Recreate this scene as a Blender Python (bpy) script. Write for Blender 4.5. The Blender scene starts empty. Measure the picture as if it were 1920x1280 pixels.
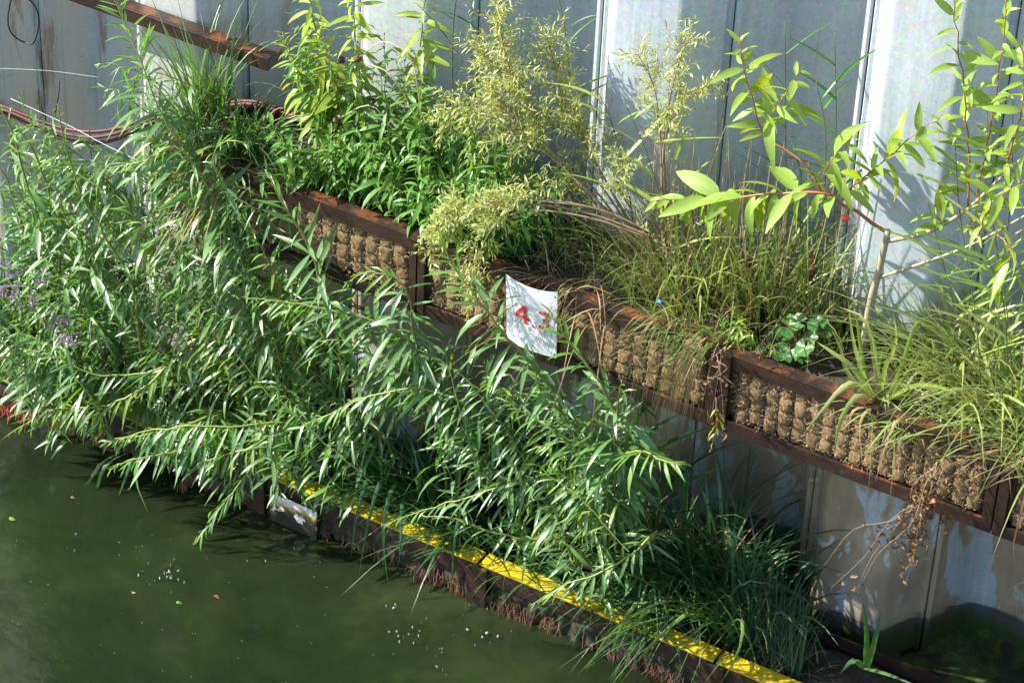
import bpy, bmesh, math, random
import numpy as np
from mathutils import Vector, Matrix, noise

SC = bpy.context.scene
COL = SC.collection
R = math.radians
rng = random.Random(7)
nrng = np.random.default_rng(11)

# ------------------------------------------------------------------ camera
FPX, PITCH, YAW, ROLL, DIST = 5890.0, R(37.5), R(28.4), R(2.7), 14.5
TGT = np.array([0.0, 0.0, 0.832])
cF = np.array([-math.sin(YAW) * math.cos(PITCH), math.cos(YAW) * math.cos(PITCH), -math.sin(PITCH)])
r0 = np.array([math.cos(YAW), math.sin(YAW), 0.0])
u0 = np.cross(r0, cF)
cR = r0 * math.cos(ROLL) + u0 * math.sin(ROLL)
cU = -r0 * math.sin(ROLL) + u0 * math.cos(ROLL)
cC = TGT - cF * DIST
cam = bpy.data.cameras.new('camera')
cam.sensor_width = 36.0
cam.lens = FPX / 1920 * 36.0
cam.clip_start, cam.clip_end = 0.1, 500
camo = bpy.data.objects.new('camera', cam)
COL.objects.link(camo)
camo.matrix_world = Matrix(((cR[0], cU[0], -cF[0], cC[0]), (cR[1], cU[1], -cF[1], cC[1]),
                            (cR[2], cU[2], -cF[2], cC[2]), (0, 0, 0, 1)))
SC.camera = camo

# ------------------------------------------------------------------ light
SUN = np.array([-0.78, -0.30, 0.64]); SUN = SUN / np.linalg.norm(SUN)
wd = bpy.data.worlds.new('World'); SC.world = wd; wd.use_nodes = True
wn = wd.node_tree
sky = wn.nodes.new('ShaderNodeTexSky'); sky.sky_type = 'NISHITA'; sky.sun_disc = False
sky.sun_elevation = math.asin(SUN[2]); sky.sun_rotation = math.atan2(SUN[0], SUN[1])
wn.links.new(sky.outputs[0], wn.nodes['Background'].inputs[0])
wn.nodes['Background'].inputs[1].default_value = 0.13
sl = bpy.data.lights.new('sun', 'SUN'); sl.energy = 5.0; sl.angle = R(0.5); sl.color = (1.0, 0.95, 0.86)
so = bpy.data.objects.new('sun', sl); COL.objects.link(so)
so.location = (-8, -4, 9)
so.rotation_euler = Vector(SUN).to_track_quat('Z', 'Y').to_euler()
SC.view_settings.view_transform = 'Standard'; SC.view_settings.look = 'None'
SC.view_settings.exposure = 1.42; SC.view_settings.gamma = 1.0
SC.view_settings.use_curve_mapping = False
SC.cycles.max_bounces = 5; SC.cycles.diffuse_bounces = 3; SC.cycles.glossy_bounces = 2; SC.cycles.transmission_bounces = 3; SC.cycles.transparent_max_bounces = 4
SC.cycles.caustics_reflective = False; SC.cycles.caustics_refractive = False
SC.cycles.sample_clamp_indirect = 6.0


def at(px, py, Y=None, Z=None):
    """world point seen at photo pixel px,py on the plane y=Y (or z=Z)"""
    r = cF + cR * (px - 960) / FPX - cU * (py - 640) / FPX
    t = (Y - cC[1]) / r[1] if Y is not None else (Z - cC[2]) / r[2]
    return cC + r * t


# ------------------------------------------------------------------ materials
class NT:
    def __init__(s, name):
        s.m = bpy.data.materials.new(name); s.m.use_nodes = True
        s.t = s.m.node_tree; s.b = s.t.nodes['Principled BSDF']; s.o = s.t.nodes['Material Output']

    def n(s, typ, **k):
        nd = s.t.nodes.new('ShaderNode' + typ)
        for a, v in k.items():
            setattr(nd, a, v)
        return nd

    def l(s, a, b): s.t.links.new(a, b)

    def val(s, sock, v):
        if hasattr(v, 'is_linked') or isinstance(v, bpy.types.NodeSocket): s.l(v, sock)
        else: sock.default_value = v

    def coords(s, scale=(1, 1, 1), kind='pos', rot=(0, 0, 0)):
        if kind == 'pos': src = s.n('NewGeometry').outputs['Position']
        elif kind == 'obj': src = s.n('TexCoord').outputs['Object']
        else: src = s.n('TexCoord').outputs['UV']
        mp = s.n('Mapping'); mp.inputs['Scale'].default_value = scale; mp.inputs['Rotation'].default_value = rot
        s.l(src, mp.inputs['Vector']); return mp.outputs[0]

    def noise(s, scale, detail=4, rough=.55, vec=None, dist=0.0):
        nd = s.n('TexNoise'); nd.inputs['Scale'].default_value = scale; nd.inputs['Detail'].default_value = detail
        nd.inputs['Roughness'].default_value = rough; nd.inputs['Distortion'].default_value = dist
        if vec is not None: s.l(vec, nd.inputs['Vector'])
        return nd.outputs['Fac']

    def ramp(s, fac, stops, interp='LINEAR'):
        nd = s.n('ValToRGB'); cr = nd.color_ramp; cr.interpolation = interp
        while len(cr.elements) < len(stops): cr.elements.new(0.5)
        for e, (p, c) in zip(cr.elements, stops):
            e.position = p
            e.color = (c, c, c, 1) if isinstance(c, (int, float)) else (*c, 1)
        s.l(fac, nd.inputs[0]); return nd.outputs[0]

    def mix(s, fac, a, b, bt='MIX'):
        nd = s.n('Mix', data_type='RGBA', blend_type=bt)
        s.val(nd.inputs[0], fac)
        for i, v in ((6, a), (7, b)):
            if isinstance(v, tuple): nd.inputs[i].default_value = (*v, 1)
            else: s.l(v, nd.inputs[i])
        return nd.outputs[2]

    def math(s, op, a, b=0.0):
        nd = s.n('Math', operation=op); s.val(nd.inputs[0], a); s.val(nd.inputs[1], b); return nd.outputs[0]

    def bump(s, h, strength, dist=0.01, target=None):
        nd = s.n('Bump'); nd.inputs['Strength'].default_value = strength; nd.inputs['Distance'].default_value = dist
        s.l(h, nd.inputs['Height'])
        s.l(nd.outputs[0], (target or s.b).inputs['Normal']); return nd.outputs[0]


def plain(name, col, rough=.6, metal=0.0, var=.25, scale=30):
    k = NT(name)
    f = k.noise(scale, 4, .6, k.coords(kind='pos'))
    k.l(k.mix(f, tuple(c * (1 - var) for c in col), tuple(min(1, c * (1 + var)) for c in col)), k.b.inputs['Base Color'])
    k.b.inputs['Roughness'].default_value = rough; k.b.inputs['Metallic'].default_value = metal
    return k.m


def leaf_mat(name, cols, under, rough=.32, trans=.32, rib=None, tcol=None, sheen_bump=.3, spots=None, spec=.5, veins=False):
    k = NT(name)
    g = k.n('NewGeometry'); oi = k.n('ObjectInfo')
    r = k.math('FRACT', k.math('ADD', g.outputs['Random Per Island'], oi.outputs['Random']))
    c = k.ramp(r, [(i / (len(cols) - 1), x) for i, x in enumerate(cols)])
    uv = k.n('TexCoord').outputs['UV']
    sx = k.n('SeparateXYZ'); k.l(uv, sx.inputs[0])
    if spots:
        f = k.ramp(k.noise(55, 3, .6, k.coords(kind='pos')), [(.60, 0.0), (.68, 1.0)])
        c = k.mix(f, c, spots)
    if rib:
        d = k.math('ABSOLUTE', k.math('SUBTRACT', sx.outputs[1], .5))
        f = k.ramp(d, [(.03, .75), (.09, 0.0)])
        c = k.mix(f, c, rib)
    if veins:
        ph = k.math('ADD', k.math('MULTIPLY', sx.outputs[0], 70.0), k.math('MULTIPLY', k.math('ABSOLUTE', k.math('SUBTRACT', sx.outputs[1], .5)), -38.0))
        c = k.mix(k.ramp(k.math('SINE', ph), [(.45, 0.0), (.95, .35)]), c, (.10, .20, .02))
        brn = k.ramp(k.noise(24, 4, .65, k.coords(kind='pos')), [(.64, 0.0), (.70, .8)])
        c = k.mix(brn, c, (.30, .20, .05))
    c = k.mix(k.math('MULTIPLY', g.outputs['Backfacing'], .8), c, under)
    k.l(c, k.b.inputs['Base Color'])
    r2 = k.math('FRACT', k.math('MULTIPLY', r, 7.31))
    k.l(k.math('ADD', k.math('MULTIPLY', r2, .26), rough - .09), k.b.inputs['Roughness'])
    k.b.inputs['Specular IOR Level'].default_value = spec
    h = k.noise(70, 3, .6, k.coords(kind='pos'))
    nb = k.bump(h, sheen_bump, .004)
    tr = k.n('BsdfTranslucent'); k.l(k.mix(.55, c, tcol or (.30, .42, .04)), tr.inputs[0])
    mx = k.n('MixShader'); mx.inputs[0].default_value = trans
    k.l(k.b.outputs[0], mx.inputs[1]); k.l(tr.outputs[0], mx.inputs[2]); k.l(mx.outputs[0], k.o.inputs[0])
    return k.m


M = {}
M['osier'] = leaf_mat('osier_leaf', [(.024, .105, .014), (.040, .15, .018), (.034, .125, .028), (.08, .20, .02), (.05, .16, .042), (.15, .27, .022)],
                      (.14, .25, .10), .32, .38, (.15, .27, .05), (.24, .60, .02), spec=.85, spots=(.11, .16, .02))
M['osier_young'] = leaf_mat('osier_young_leaf', [(.09, .26, .025), (.14, .32, .03), (.07, .22, .035)], (.15, .30, .06), .31, .42,
                            (.22, .38, .06), (.36, .70, .03), spec=.85)
M['osier_yellow'] = leaf_mat('osier_yellowing_leaf', [(.09, .21, .015), (.16, .25, .018), (.26, .30, .02), (.07, .18, .02)], (.2, .3, .08), .36, .44,
                             (.26, .34, .06), (.50, .62, .02), spec=.8, spots=(.24, .20, .03))
M['herb'] = leaf_mat('herb_leaf', [(.05, .18, .015), (.08, .24, .02), (.13, .29, .03), (.04, .14, .018), (.10, .25, .04)], (.11, .25, .05), .36, .42, (.2, .3, .08), (.38, .60, .03))
M['yellow_herb'] = leaf_mat('yellow_herb_leaf', [(.16, .28, .018), (.26, .35, .02), (.34, .37, .02), (.12, .27, .02)], (.24, .34, .05), .36, .42,
                            (.38, .44, .07), (.55, .60, .02))
M['fine'] = leaf_mat('fine_willow_leaf', [(.22, .36, .02), (.32, .43, .025), (.42, .46, .04), (.46, .50, .18), (.48, .38, .05)], (.40, .47, .20), .42, .44,
                     None, (.58, .58, .04))
M['broad'] = leaf_mat('broad_willow_leaf', [(.13, .29, .02), (.19, .34, .022), (.28, .38, .025), (.10, .24, .02)], (.27, .40, .08), .40, .46,
                      (.42, .48, .10), (.58, .68, .03), spots=(.32, .30, .05), veins=True)
M['reed'] = leaf_mat('reed_leaf', [(.03, .11, .025), (.05, .17, .03), (.08, .21, .04), (.06, .16, .05)], (.09, .18, .06), .34, .32, None, (.22, .45, .04))
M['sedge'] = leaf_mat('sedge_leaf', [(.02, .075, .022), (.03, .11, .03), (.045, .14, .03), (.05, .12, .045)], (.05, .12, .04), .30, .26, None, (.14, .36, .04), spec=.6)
M['grass'] = leaf_mat('grass_blade', [(.09, .22, .022), (.14, .27, .025), (.22, .29, .035), (.07, .19, .025), (.32, .26, .09)], (.17, .26, .06), .38, .38, None, (.38, .52, .04))
M['grass_pale'] = leaf_mat('pale_grass_blade', [(.17, .32, .04), (.27, .39, .06), (.36, .40, .11), (.14, .29, .04), (.46, .38, .15)], (.28, .35, .12), .38, .40, None, (.48, .58, .08))
M['rush'] = leaf_mat('rush_stem', [(.035, .09, .055), (.045, .12, .065), (.06, .13, .05)], (.05, .1, .06), .38, .1, None, (.1, .24, .08))
M['dry'] = leaf_mat('dry_grass', [(.32, .22, .10), (.24, .14, .05), (.44, .34, .17), (.20, .21, .05), (.17, .08, .03)], (.3, .2, .1), .6, .2, None, (.4, .25, .08))
M['dead'] = leaf_mat('dead_leaf', [(.09, .045, .02), (.17, .085, .035), (.055, .03, .016), (.24, .13, .055)], (.15, .085, .04), .65, .15, None, (.35, .16, .05))
M['round'] = leaf_mat('round_leaf', [(.04, .13, .03), (.06, .17, .035)], (.1, .18, .06), .25, .22, None, (.2, .35, .03))
M['bloom'] = leaf_mat('purple_petal', [(.22, .10, .30), (.30, .13, .36), (.16, .06, .2)], (.28, .14, .32), .6, .3, None, (.4, .15, .45))
M['roots_red'] = plain('red_roots', (.30, .05, .03), .6)
M['roots_pink'] = plain('pink_roots', (.19, .065, .06), .65, var=.5)
M['roots_brown'] = plain('brown_roots', (.16, .08, .035), .7)
M['stem_green'] = plain('green_bark', (.16, .19, .035), .45)
M['stem_olive'] = plain('olive_bark', (.09, .10, .03), .5)
M['stem_red'] = plain('red_bark', (.30, .10, .035), .45)
M['stem_grey'] = plain('grey_bark', (.30, .26, .17), .6, scale=60)
M['stem_brown'] = plain('brown_twig', (.25, .17, .10), .6)
M['stem_straw'] = plain('straw_culm', (.42, .34, .18), .5)
M['hip'] = plain('rose_hip_skin', (.65, .07, .01), .25)
M['hose'] = plain('dark_red_hose', (.07, .010, .012), .6, scale=12)
M['cable'] = plain('black_cable', (.015, .015, .018), .5)
M['cord'] = plain('white_cord', (.7, .7, .68), .6)
M['blue'] = plain('blue_plastic', (.05, .25, .6), .4)
M['drop'] = plain('foam_drop', (.34, .37, .36), .06)
M['wire'] = plain('galvanised_wire', (.12, .11, .10), .45, .6)
M['pebble'] = plain('pale_pebble', (.35, .33, .30), .7)


def wall_mat():
    k = NT('weathered_sheet_steel')
    v = k.coords()
    sx = k.n('SeparateXYZ'); k.l(k.n('NewGeometry').outputs['Position'], sx.inputs[0])
    X, Z = sx.outputs[0], sx.outputs[2]
    streak = k.noise(1.0, 6, .62, k.coords((16, 16, .9)))
    broad = k.noise(1.0, 5, .6, k.coords((2.6, 2.6, 1.1)))
    fine = k.noise(70, 5, .7, v)
    spang = k.n('TexVoronoi'); spang.inputs['Scale'].default_value = 55; k.l(v, spang.inputs['Vector'])
    base = k.ramp(streak, [(.25, (.30, .36, .41)), (.5, (.40, .46, .51)), (.75, (.50, .56, .60))])
    base = k.mix(k.ramp(broad, [(.4, 0.0), (.62, .55)]), base, (.50, .53, .52))
    base = k.mix(.22, base, spang.outputs['Color'], 'SOFT_LIGHT')
    base = k.mix(k.math('MULTIPLY', fine, .25), base, (.24, .26, .28))
    mw = k.n('MapRange'); k.l(X, mw.inputs[0]); mw.inputs[1].default_value = -1.7; mw.inputs[2].default_value = -.9; mw.inputs[3].default_value = .75; mw.inputs[4].default_value = 0.0
    base = k.mix(k.math('MULTIPLY', mw.outputs[0], k.ramp(k.noise(1.0, 5, .6, k.coords((6, 6, 1.3))), [(.32, .15), (.6, 1.0)])), base, (.47, .45, .41))
    # patchy brown deposit: stronger low on the wall and on the piles to the left
    mz = k.n('MapRange'); k.l(Z, mz.inputs[0]); mz.inputs[1].default_value = 1.25; mz.inputs[2].default_value = 1.65
    mz.inputs[3].default_value = .12; mz.inputs[4].default_value = -.14
    mx = k.n('MapRange'); k.l(X, mx.inputs[0]); mx.inputs[1].default_value = -1.75; mx.inputs[2].default_value = -1.4
    mx.inputs[3].default_value = -.17; mx.inputs[4].default_value = 0.0
    patch = k.noise(1.0, 7, .58, k.coords((5.5, 5.5, 2.6)), .6)
    t = k.math('ADD', k.math('ADD', patch, mz.outputs[0]), mx.outputs[0])
    f = k.ramp(t, [(.56, 0.0), (.585, 1.0)])
    brown = k.ramp(k.noise(1.0, 6, .6, k.coords((7, 7, 3))), [(.3, (.24, .155, .075)), (.55, (.37, .27, .16)), (.75, (.50, .44, .35))])
    base = k.mix(k.math('MULTIPLY', f, .85), base, brown)
    pale = k.ramp(k.noise(1.0, 5, .55, k.coords((6, 6, 3.4), rot=(.3, .2, 1.0)), .9), [(.60, 0.0), (.63, 1.0)])
    base = k.mix(k.math('MULTIPLY', pale, k.math('MULTIPLY', f, .9)), base, (.50, .51, .49))
    run = k.ramp(k.noise(1.0, 4, .6, k.coords((38, 38, .7))), [(.60, 0.0), (.76, .4)])
    base = k.mix(run, base, (.16, .15, .13))
    scr = k.ramp(k.noise(1.0, 3, .5, k.coords((12, 12, 60), rot=(.5, .2, .3))), [(.70, 0.0), (.74, .5)])
    base = k.mix(scr, base, (.20, .20, .20))
    # rust runs
    rust = k.ramp(k.noise(1.0, 6, .65, k.coords((9, 9, 1.6), rot=(0, 0, .7))), [(.54, 0.0), (.66, 1.0)])
    mr = k.n('MapRange'); k.l(X, mr.inputs[0]); mr.inputs[1].default_value = -2.0; mr.inputs[2].default_value = -.8
    mr.inputs[3].default_value = .85; mr.inputs[4].default_value = .05
    base = k.mix(k.math('MULTIPLY', rust, mr.outputs[0]), base, (.20, .105, .05))
    # dark water mark at the foot with a wavy edge, moss in it
    wavy = k.math('ADD', Z, k.math('MULTIPLY', k.noise(1.0, 6, .68, k.coords((3.2, 3.2, 9.0))), -.20))
    wet = k.ramp(wavy, [(.085, 1.0), (.105, 0.25), (.16, 0.0)])
    base = k.mix(k.math('MULTIPLY', wet, .88), base, (.035, .034, .03))
    moss = k.ramp(k.math('ADD', Z, k.math('MULTIPLY', k.noise(12, 5, .6, v), -.22)), [(.0, 1.0), (.035, 0.0)])
    base = k.mix(k.math('MULTIPLY', moss, .9), base, (.04, .07, .012))
    k.l(base, k.b.inputs['Base Color'])
    rr = k.ramp(fine, [(.3, .38), (.7, .62)]); k.l(rr, k.b.inputs['Roughness'])
    k.b.inputs['Metallic'].default_value = .12
    k.bump(k.math('ADD', k.math('MULTIPLY', fine, .5), streak), .25, .006)
    return k.m


def steel_mat():
    k = NT('brown_painted_steel')
    v = k.coords()
    a = k.noise(9, 6, .62, v); b = k.noise(45, 5, .6, v)
    g = k.n('NewGeometry'); sn = k.n('SeparateXYZ'); k.l(g.outputs['Normal'], sn.inputs[0])
    c = k.ramp(a, [(.3, (.018, .009, .007)), (.55, (.030, .0145, .010)), (.8, (.044, .021, .014))])
    rustf = k.math('ADD', a, k.math('MULTIPLY', k.math('MAXIMUM', sn.outputs[2], 0.0), .17))
    c = k.mix(k.ramp(rustf, [(.66, 0.0), (.78, .75)]), c, (.16, .05, .017))
    c = k.mix(k.ramp(b, [(.62, 0.0), (.72, .3)]), c, (.12, .07, .05))
    k.l(c, k.b.inputs['Base Color']); k.l(k.ramp(b, [(.3, .32), (.7, .6)]), k.b.inputs['Roughness'])
    k.bump(b, .2, .004)
    return k.m


def yellow_mat():
    k = NT('yellow_rail_paint')
    v = k.coords()
    a = k.noise(1.0, 6, .6, k.coords((7, 26, 26))); b = k.noise(40, 5, .65, v)
    c = k.ramp(a, [(.3, (.36, .25, .012)), (.55, (.50, .37, .014)), (.8, (.57, .44, .025))])
    c = k.mix(k.ramp(b, [(.60, 0.0), (.70, .7)]), c, (.22, .15, .03))
    c = k.mix(k.ramp(k.noise(1.0, 5, .7, k.coords((3.5, 30, 30))), [(.57, 0.0), (.64, .75)]), c, (.16, .11, .03))
    k.l(c, k.b.inputs['Base Color']); k.b.inputs['Roughness'].default_value = .36
    k.bump(b, .12, .003)
    return k.m


def coir_mat(name, dark, mid, light):
    k = NT(name)
    o = k.n('ObjectInfo').outputs['Random']
    v = k.coords()
    a = k.noise(160, 5, .75, v, 1.6); b = k.noise(14, 4, .6, v)
    c = k.ramp(a, [(.28, dark), (.5, mid), (.72, light)])
    c = k.mix(k.ramp(b, [(.35, 0.0), (.7, .45)]), c, tuple(x * .55 for x in mid))
    c = k.mix(k.math('MULTIPLY', o, .35), c, tuple(x * .6 for x in mid))
    k.l(c, k.b.inputs['Base Color']); k.b.inputs['Roughness'].default_value = .9
    k.b.inputs['Specular IOR Level'].default_value = .15
    k.bump(a, .9, .014)
    return k.m


def soil_mat():
    k = NT('wet_dark_soil')
    v = k.coords()
    a = k.noise(38, 6, .7, v); b = k.noise(6, 4, .6, v)
    c = k.ramp(a, [(.3, (.018, .013, .009)), (.6, (.055, .042, .028)), (.8, (.11, .085, .06))])
    c = k.mix(k.ramp(b, [(.5, 0.0), (.7, .5)]), c, (.03, .045, .012))
    k.l(c, k.b.inputs['Base Color']); k.b.inputs['Roughness'].default_value = .75
    k.bump(a, .8, .02)
    return k.m


def moss_mat():
    k = NT('wet_moss')
    v = k.coords()
    a = k.noise(26, 6, .7, v); b = k.noise(7, 4, .6, v)
    c = k.ramp(a, [(.3, (.012, .018, .006)), (.52, (.05, .085, .010)), (.72, (.11, .18, .018))])
    c = k.mix(k.ramp(b, [(.48, 0.0), (.62, .85)]), c, (.012, .012, .009))
    k.l(c, k.b.inputs['Base Color']); k.b.inputs['Roughness'].default_value = .8
    k.bump(a, .9, .03)
    return k.m


def mossy_coir_mat():
    k = NT('mossy_waterside_coir')
    v = k.coords()
    a = k.noise(48, 6, .72, v, .8); b = k.noise(8, 5, .6, v)
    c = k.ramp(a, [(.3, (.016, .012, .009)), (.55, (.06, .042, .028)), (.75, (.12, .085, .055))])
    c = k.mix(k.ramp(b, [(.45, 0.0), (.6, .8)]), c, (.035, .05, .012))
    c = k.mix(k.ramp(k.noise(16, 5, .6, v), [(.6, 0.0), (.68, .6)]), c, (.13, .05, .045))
    k.l(c, k.b.inputs['Base Color']); k.b.inputs['Roughness'].default_value = .7
    k.bump(a, 1.0, .025)
    return k.m


def water_mat():
    k = NT('murky_green_water')
    v = k.coords()
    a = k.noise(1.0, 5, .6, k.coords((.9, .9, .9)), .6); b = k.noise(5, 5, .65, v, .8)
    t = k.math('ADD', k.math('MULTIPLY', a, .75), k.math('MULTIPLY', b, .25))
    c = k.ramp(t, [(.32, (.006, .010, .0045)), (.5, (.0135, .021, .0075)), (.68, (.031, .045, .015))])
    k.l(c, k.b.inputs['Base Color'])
    k.b.inputs['Roughness'].default_value = .06
    k.b.inputs['Subsurface Weight'].default_value = 1.0; k.b.inputs['Subsurface Radius'].default_value = (.5, .9, .35); k.b.inputs['Subsurface Scale'].default_value = .15
    k.b.inputs['IOR'].default_value = 1.33
    w = k.noise(9, 4, .55, k.coords((1, 1.5, 1)), .7)
    rings = None
    for (cx, cy, sc) in RINGS:
        vs = k.n('VectorMath', operation='SUBTRACT'); k.l(k.n('NewGeometry').outputs['Position'], vs.inputs[0])
        vs.inputs[1].default_value = (cx, cy, 0)
        vl = k.n('VectorMath', operation='LENGTH'); k.l(vs.outputs[0], vl.inputs[0])
        d = vl.outputs['Value']
        sn = k.math('SINE', k.math('MULTIPLY', d, sc))
        fa = k.math('POWER', 2.718, k.math('MULTIPLY', d, -12.0))
        q = k.math('MULTIPLY', sn, fa)
        rings = q if rings is None else k.math('ADD', rings, q)
    h = k.math('ADD', k.math('MULTIPLY', w, .8), k.math('MULTIPLY', rings, .22))
    k.bump(h, .20, .02)
    return k.m


def plate_mat():
    k = NT('weathered_white_plate')
    sx = k.n('SeparateXYZ'); k.l(k.n('NewGeometry').outputs['Position'], sx.inputs[0])
    v = k.coords()
    t = k.math('ADD', sx.outputs[2], k.math('MULTIPLY', k.noise(24, 5, .65, v), -.09))
    t2 = k.math('ADD', sx.outputs[2], k.math('MULTIPLY', k.noise(40, 4, .6, v), -.07))
    c = k.ramp(t, [(.015, (.028, .027, .018)), (.045, (.055, .055, .03)), (.062, (.24, .13, .04)), (.088, (.55, .50, .40)), (.11, (.66, .68, .70))])
    pat = k.ramp(k.noise(30, 3, .5, v), [(.55, 0.0), (.57, 1.0)])
    band = k.math('MULTIPLY', k.ramp(t2, [(.02, 0.0), (.035, 1.0)]), k.ramp(t2, [(.06, 1.0), (.075, 0.0)]))
    c = k.mix(k.math('MULTIPLY', pat, band), c, (.6, .6, .6))
    k.l(c, k.b.inputs['Base Color']); k.b.inputs['Roughness'].default_value = .45
    return k.m


RINGS = []
for (px, py, sc) in ((310, 1070, 95), (790, 1200, 110), (600, 1040, 130), (140, 1020, 120), (1010, 1150, 120)):
    p = at(px, py, Z=0); RINGS.append((float(p[0]), float(p[1]), sc))
M['wall'] = wall_mat(); M['steel'] = steel_mat(); M['yellow'] = yellow_mat(); M['soil'] = soil_mat(); M['moss'] = moss_mat()
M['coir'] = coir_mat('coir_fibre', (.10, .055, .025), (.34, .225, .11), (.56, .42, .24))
M['coir_hair'] = plain('coir_strands', (.36, .25, .13), .85, var=.6, scale=120)
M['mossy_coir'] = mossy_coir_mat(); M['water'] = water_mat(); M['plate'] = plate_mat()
M['sign'] = plain('white_sign_sheet', (.72, .74, .80), .35, var=.05, scale=8)
M['sign_red'] = plain('faded_red_print', (.60, .035, .05), .5, var=.2, scale=60)
M['white'] = plain('white_plastic', (.7, .7, .7), .4, var=.08)


# ------------------------------------------------------------------ mesh helpers
def mesh_obj(name, verts, faces, mat, parent=None, smooth=False, loc=(0, 0, 0), uvs=None):
    me = bpy.data.meshes.new(name)
    me.from_pydata([tuple(v) for v in verts], [], [tuple(f) for f in faces])
    if uvs is not None:
        lay = me.uv_layers.new(name='UVMap')
        li = np.empty(len(me.loops), dtype=np.int32); me.loops.foreach_get('vertex_index', li)
        lay.data.foreach_set('uv', np.asarray(uvs, dtype=np.float32)[li].ravel())
    if smooth: me.polygons.foreach_set('use_smooth', [True] * len(me.polygons))
    me.materials.append(mat)
    o = bpy.data.objects.new(name, me); COL.objects.link(o); o.location = loc
    if parent is not None: o.parent = parent
    return o


def tag(o, label=None, cat=None, group=None, kind=None):
    if label: o['label'] = label
    if cat: o['category'] = cat
    if group: o['group'] = group
    if kind: o['kind'] = kind
    return o


def empty(name, loc, label, cat, group=None):
    o = bpy.data.objects.new(name, None); COL.objects.link(o); o.location = loc; o.empty_display_size = .1
    return tag(o, label, cat, group)


class MB:
    def __init__(s): s.v = []; s.f = []

    def box(s, lo, hi, jit=0):
        i = len(s.v)
        for z in (lo[2], hi[2]):
            for x, y in ((lo[0], lo[1]), (hi[0], lo[1]), (hi[0], hi[1]), (lo[0], hi[1])):
                s.v.append((x + rng.uniform(-jit, jit), y + rng.uniform(-jit, jit), z + rng.uniform(-jit, jit)))
        s.f += [(i + 3, i + 2, i + 1, i), (i + 4, i + 5, i + 6, i + 7)] + [(i + k, i + (k + 1) % 4, i + 4 + (k + 1) % 4, i + 4 + k) for k in range(4)]
        return s

    def tube(s, pts, r0, r1=None, n=6, cap=True):
        pts = [np.array(p, float) for p in pts]; r1 = r0 if r1 is None else r1
        m = len(pts); i0 = len(s.v)
        a = None
        for j, p in enumerate(pts):
            t = pts[min(j + 1, m - 1)] - pts[max(j - 1, 0)]; t /= (np.linalg.norm(t) + 1e-9)
            if a is None:
                a = np.cross(t, (0, 0, 1)) if abs(t[2]) < .95 else np.cross(t, (1, 0, 0))
            a = a - t * (a @ t); a /= np.linalg.norm(a); b = np.cross(t, a)
            r = r0 + (r1 - r0) * j / max(1, m - 1)
            for k in range(n):
                w = 2 * math.pi * k / n
                s.v.append(tuple(p + a * math.cos(w) * r + b * math.sin(w) * r))
        for j in range(m - 1):
            for k in range(n):
                q = i0 + j * n
                s.f.append((q + k, q + (k + 1) % n, q + n + (k + 1) % n, q + n + k))
        if cap:
            s.f.append(tuple(i0 + k for k in reversed(range(n)))); s.f.append(tuple(i0 + (m - 1) * n + k for k in range(n)))
        return s

    def build(s, name, mat, parent=None, smooth=False, loc=(0, 0, 0), bevel=0):
        loc = np.array(loc, float)
        o = mesh_obj(name, s.v, s.f, mat, parent, smooth, loc)
        if bevel:
            bm = bmesh.new(); bm.from_mesh(o.data)
            bmesh.ops.bevel(bm, geom=bm.edges[:], offset=bevel, segments=2, affect='EDGES', profile=.6)
            bm.to_mesh(o.data); bm.free()
        return o


def spline(pts, n):
    P = np.array(pts, float)
    if len(P) == 2: return [P[0] + (P[1] - P[0]) * i / (n - 1) for i in range(n)]
    Q = np.vstack([2 * P[0] - P[1], P, 2 * P[-1] - P[-2]])
    out = []
    m = len(P) - 1
    for i in range(n):
        u = i / (n - 1) * m; k = min(int(u), m - 1); t = u - k
        a, b, c, d = Q[k], Q[k + 1], Q[k + 2], Q[k + 3]
        out.append(.5 * (2 * b + (c - a) * t + (2 * a - 5 * b + 4 * c - d) * t * t + (3 * b - a - 3 * c + d) * t ** 3))
    return out


def nz(v):
    return v / (np.linalg.norm(v) + 1e-12)


# leaf template: unit length along +x, width on y, upper face +z
def leaf_tpl(wr, droop, fold, n=5, belly=.8, twist=0.0, wave=0.0):
    V, U, F = [], [], []
    for i in range(n + 1):
        s = i / n
        x = s - .22 * droop * s ** 3
        z = -droop * .62 * s * s
        w = .5 * wr * max(0.0, math.sin(math.pi * min(1, s ** belly))) ** .8
        if i in (0, n):
            V.append((x, 0, z)); U.append((s, .5))
        else:
            tw = twist * s
            e = wave * math.sin(s * 9)
            for k in (-1, 0, 1):
                yy = k * w; zz = abs(k) * fold * w + k * e * w
                V.append((x, yy * math.cos(tw) - zz * math.sin(tw), z + yy * math.sin(tw) + zz * math.cos(tw))); U.append((s, .5 + .5 * k))
    F.append((0, 2, 1)); F.append((0, 3, 2))
    for i in range(n - 2):
        a = 1 + 3 * i
        F += [(a, a + 1, a + 4, a + 3), (a + 1, a + 2, a + 5, a + 4)]
    a = 1 + 3 * (n - 2); e = len(V) - 1
    F += [(a, a + 1, e), (a + 1, a + 2, e)]
    return np.array(V), np.array(U), F


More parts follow.
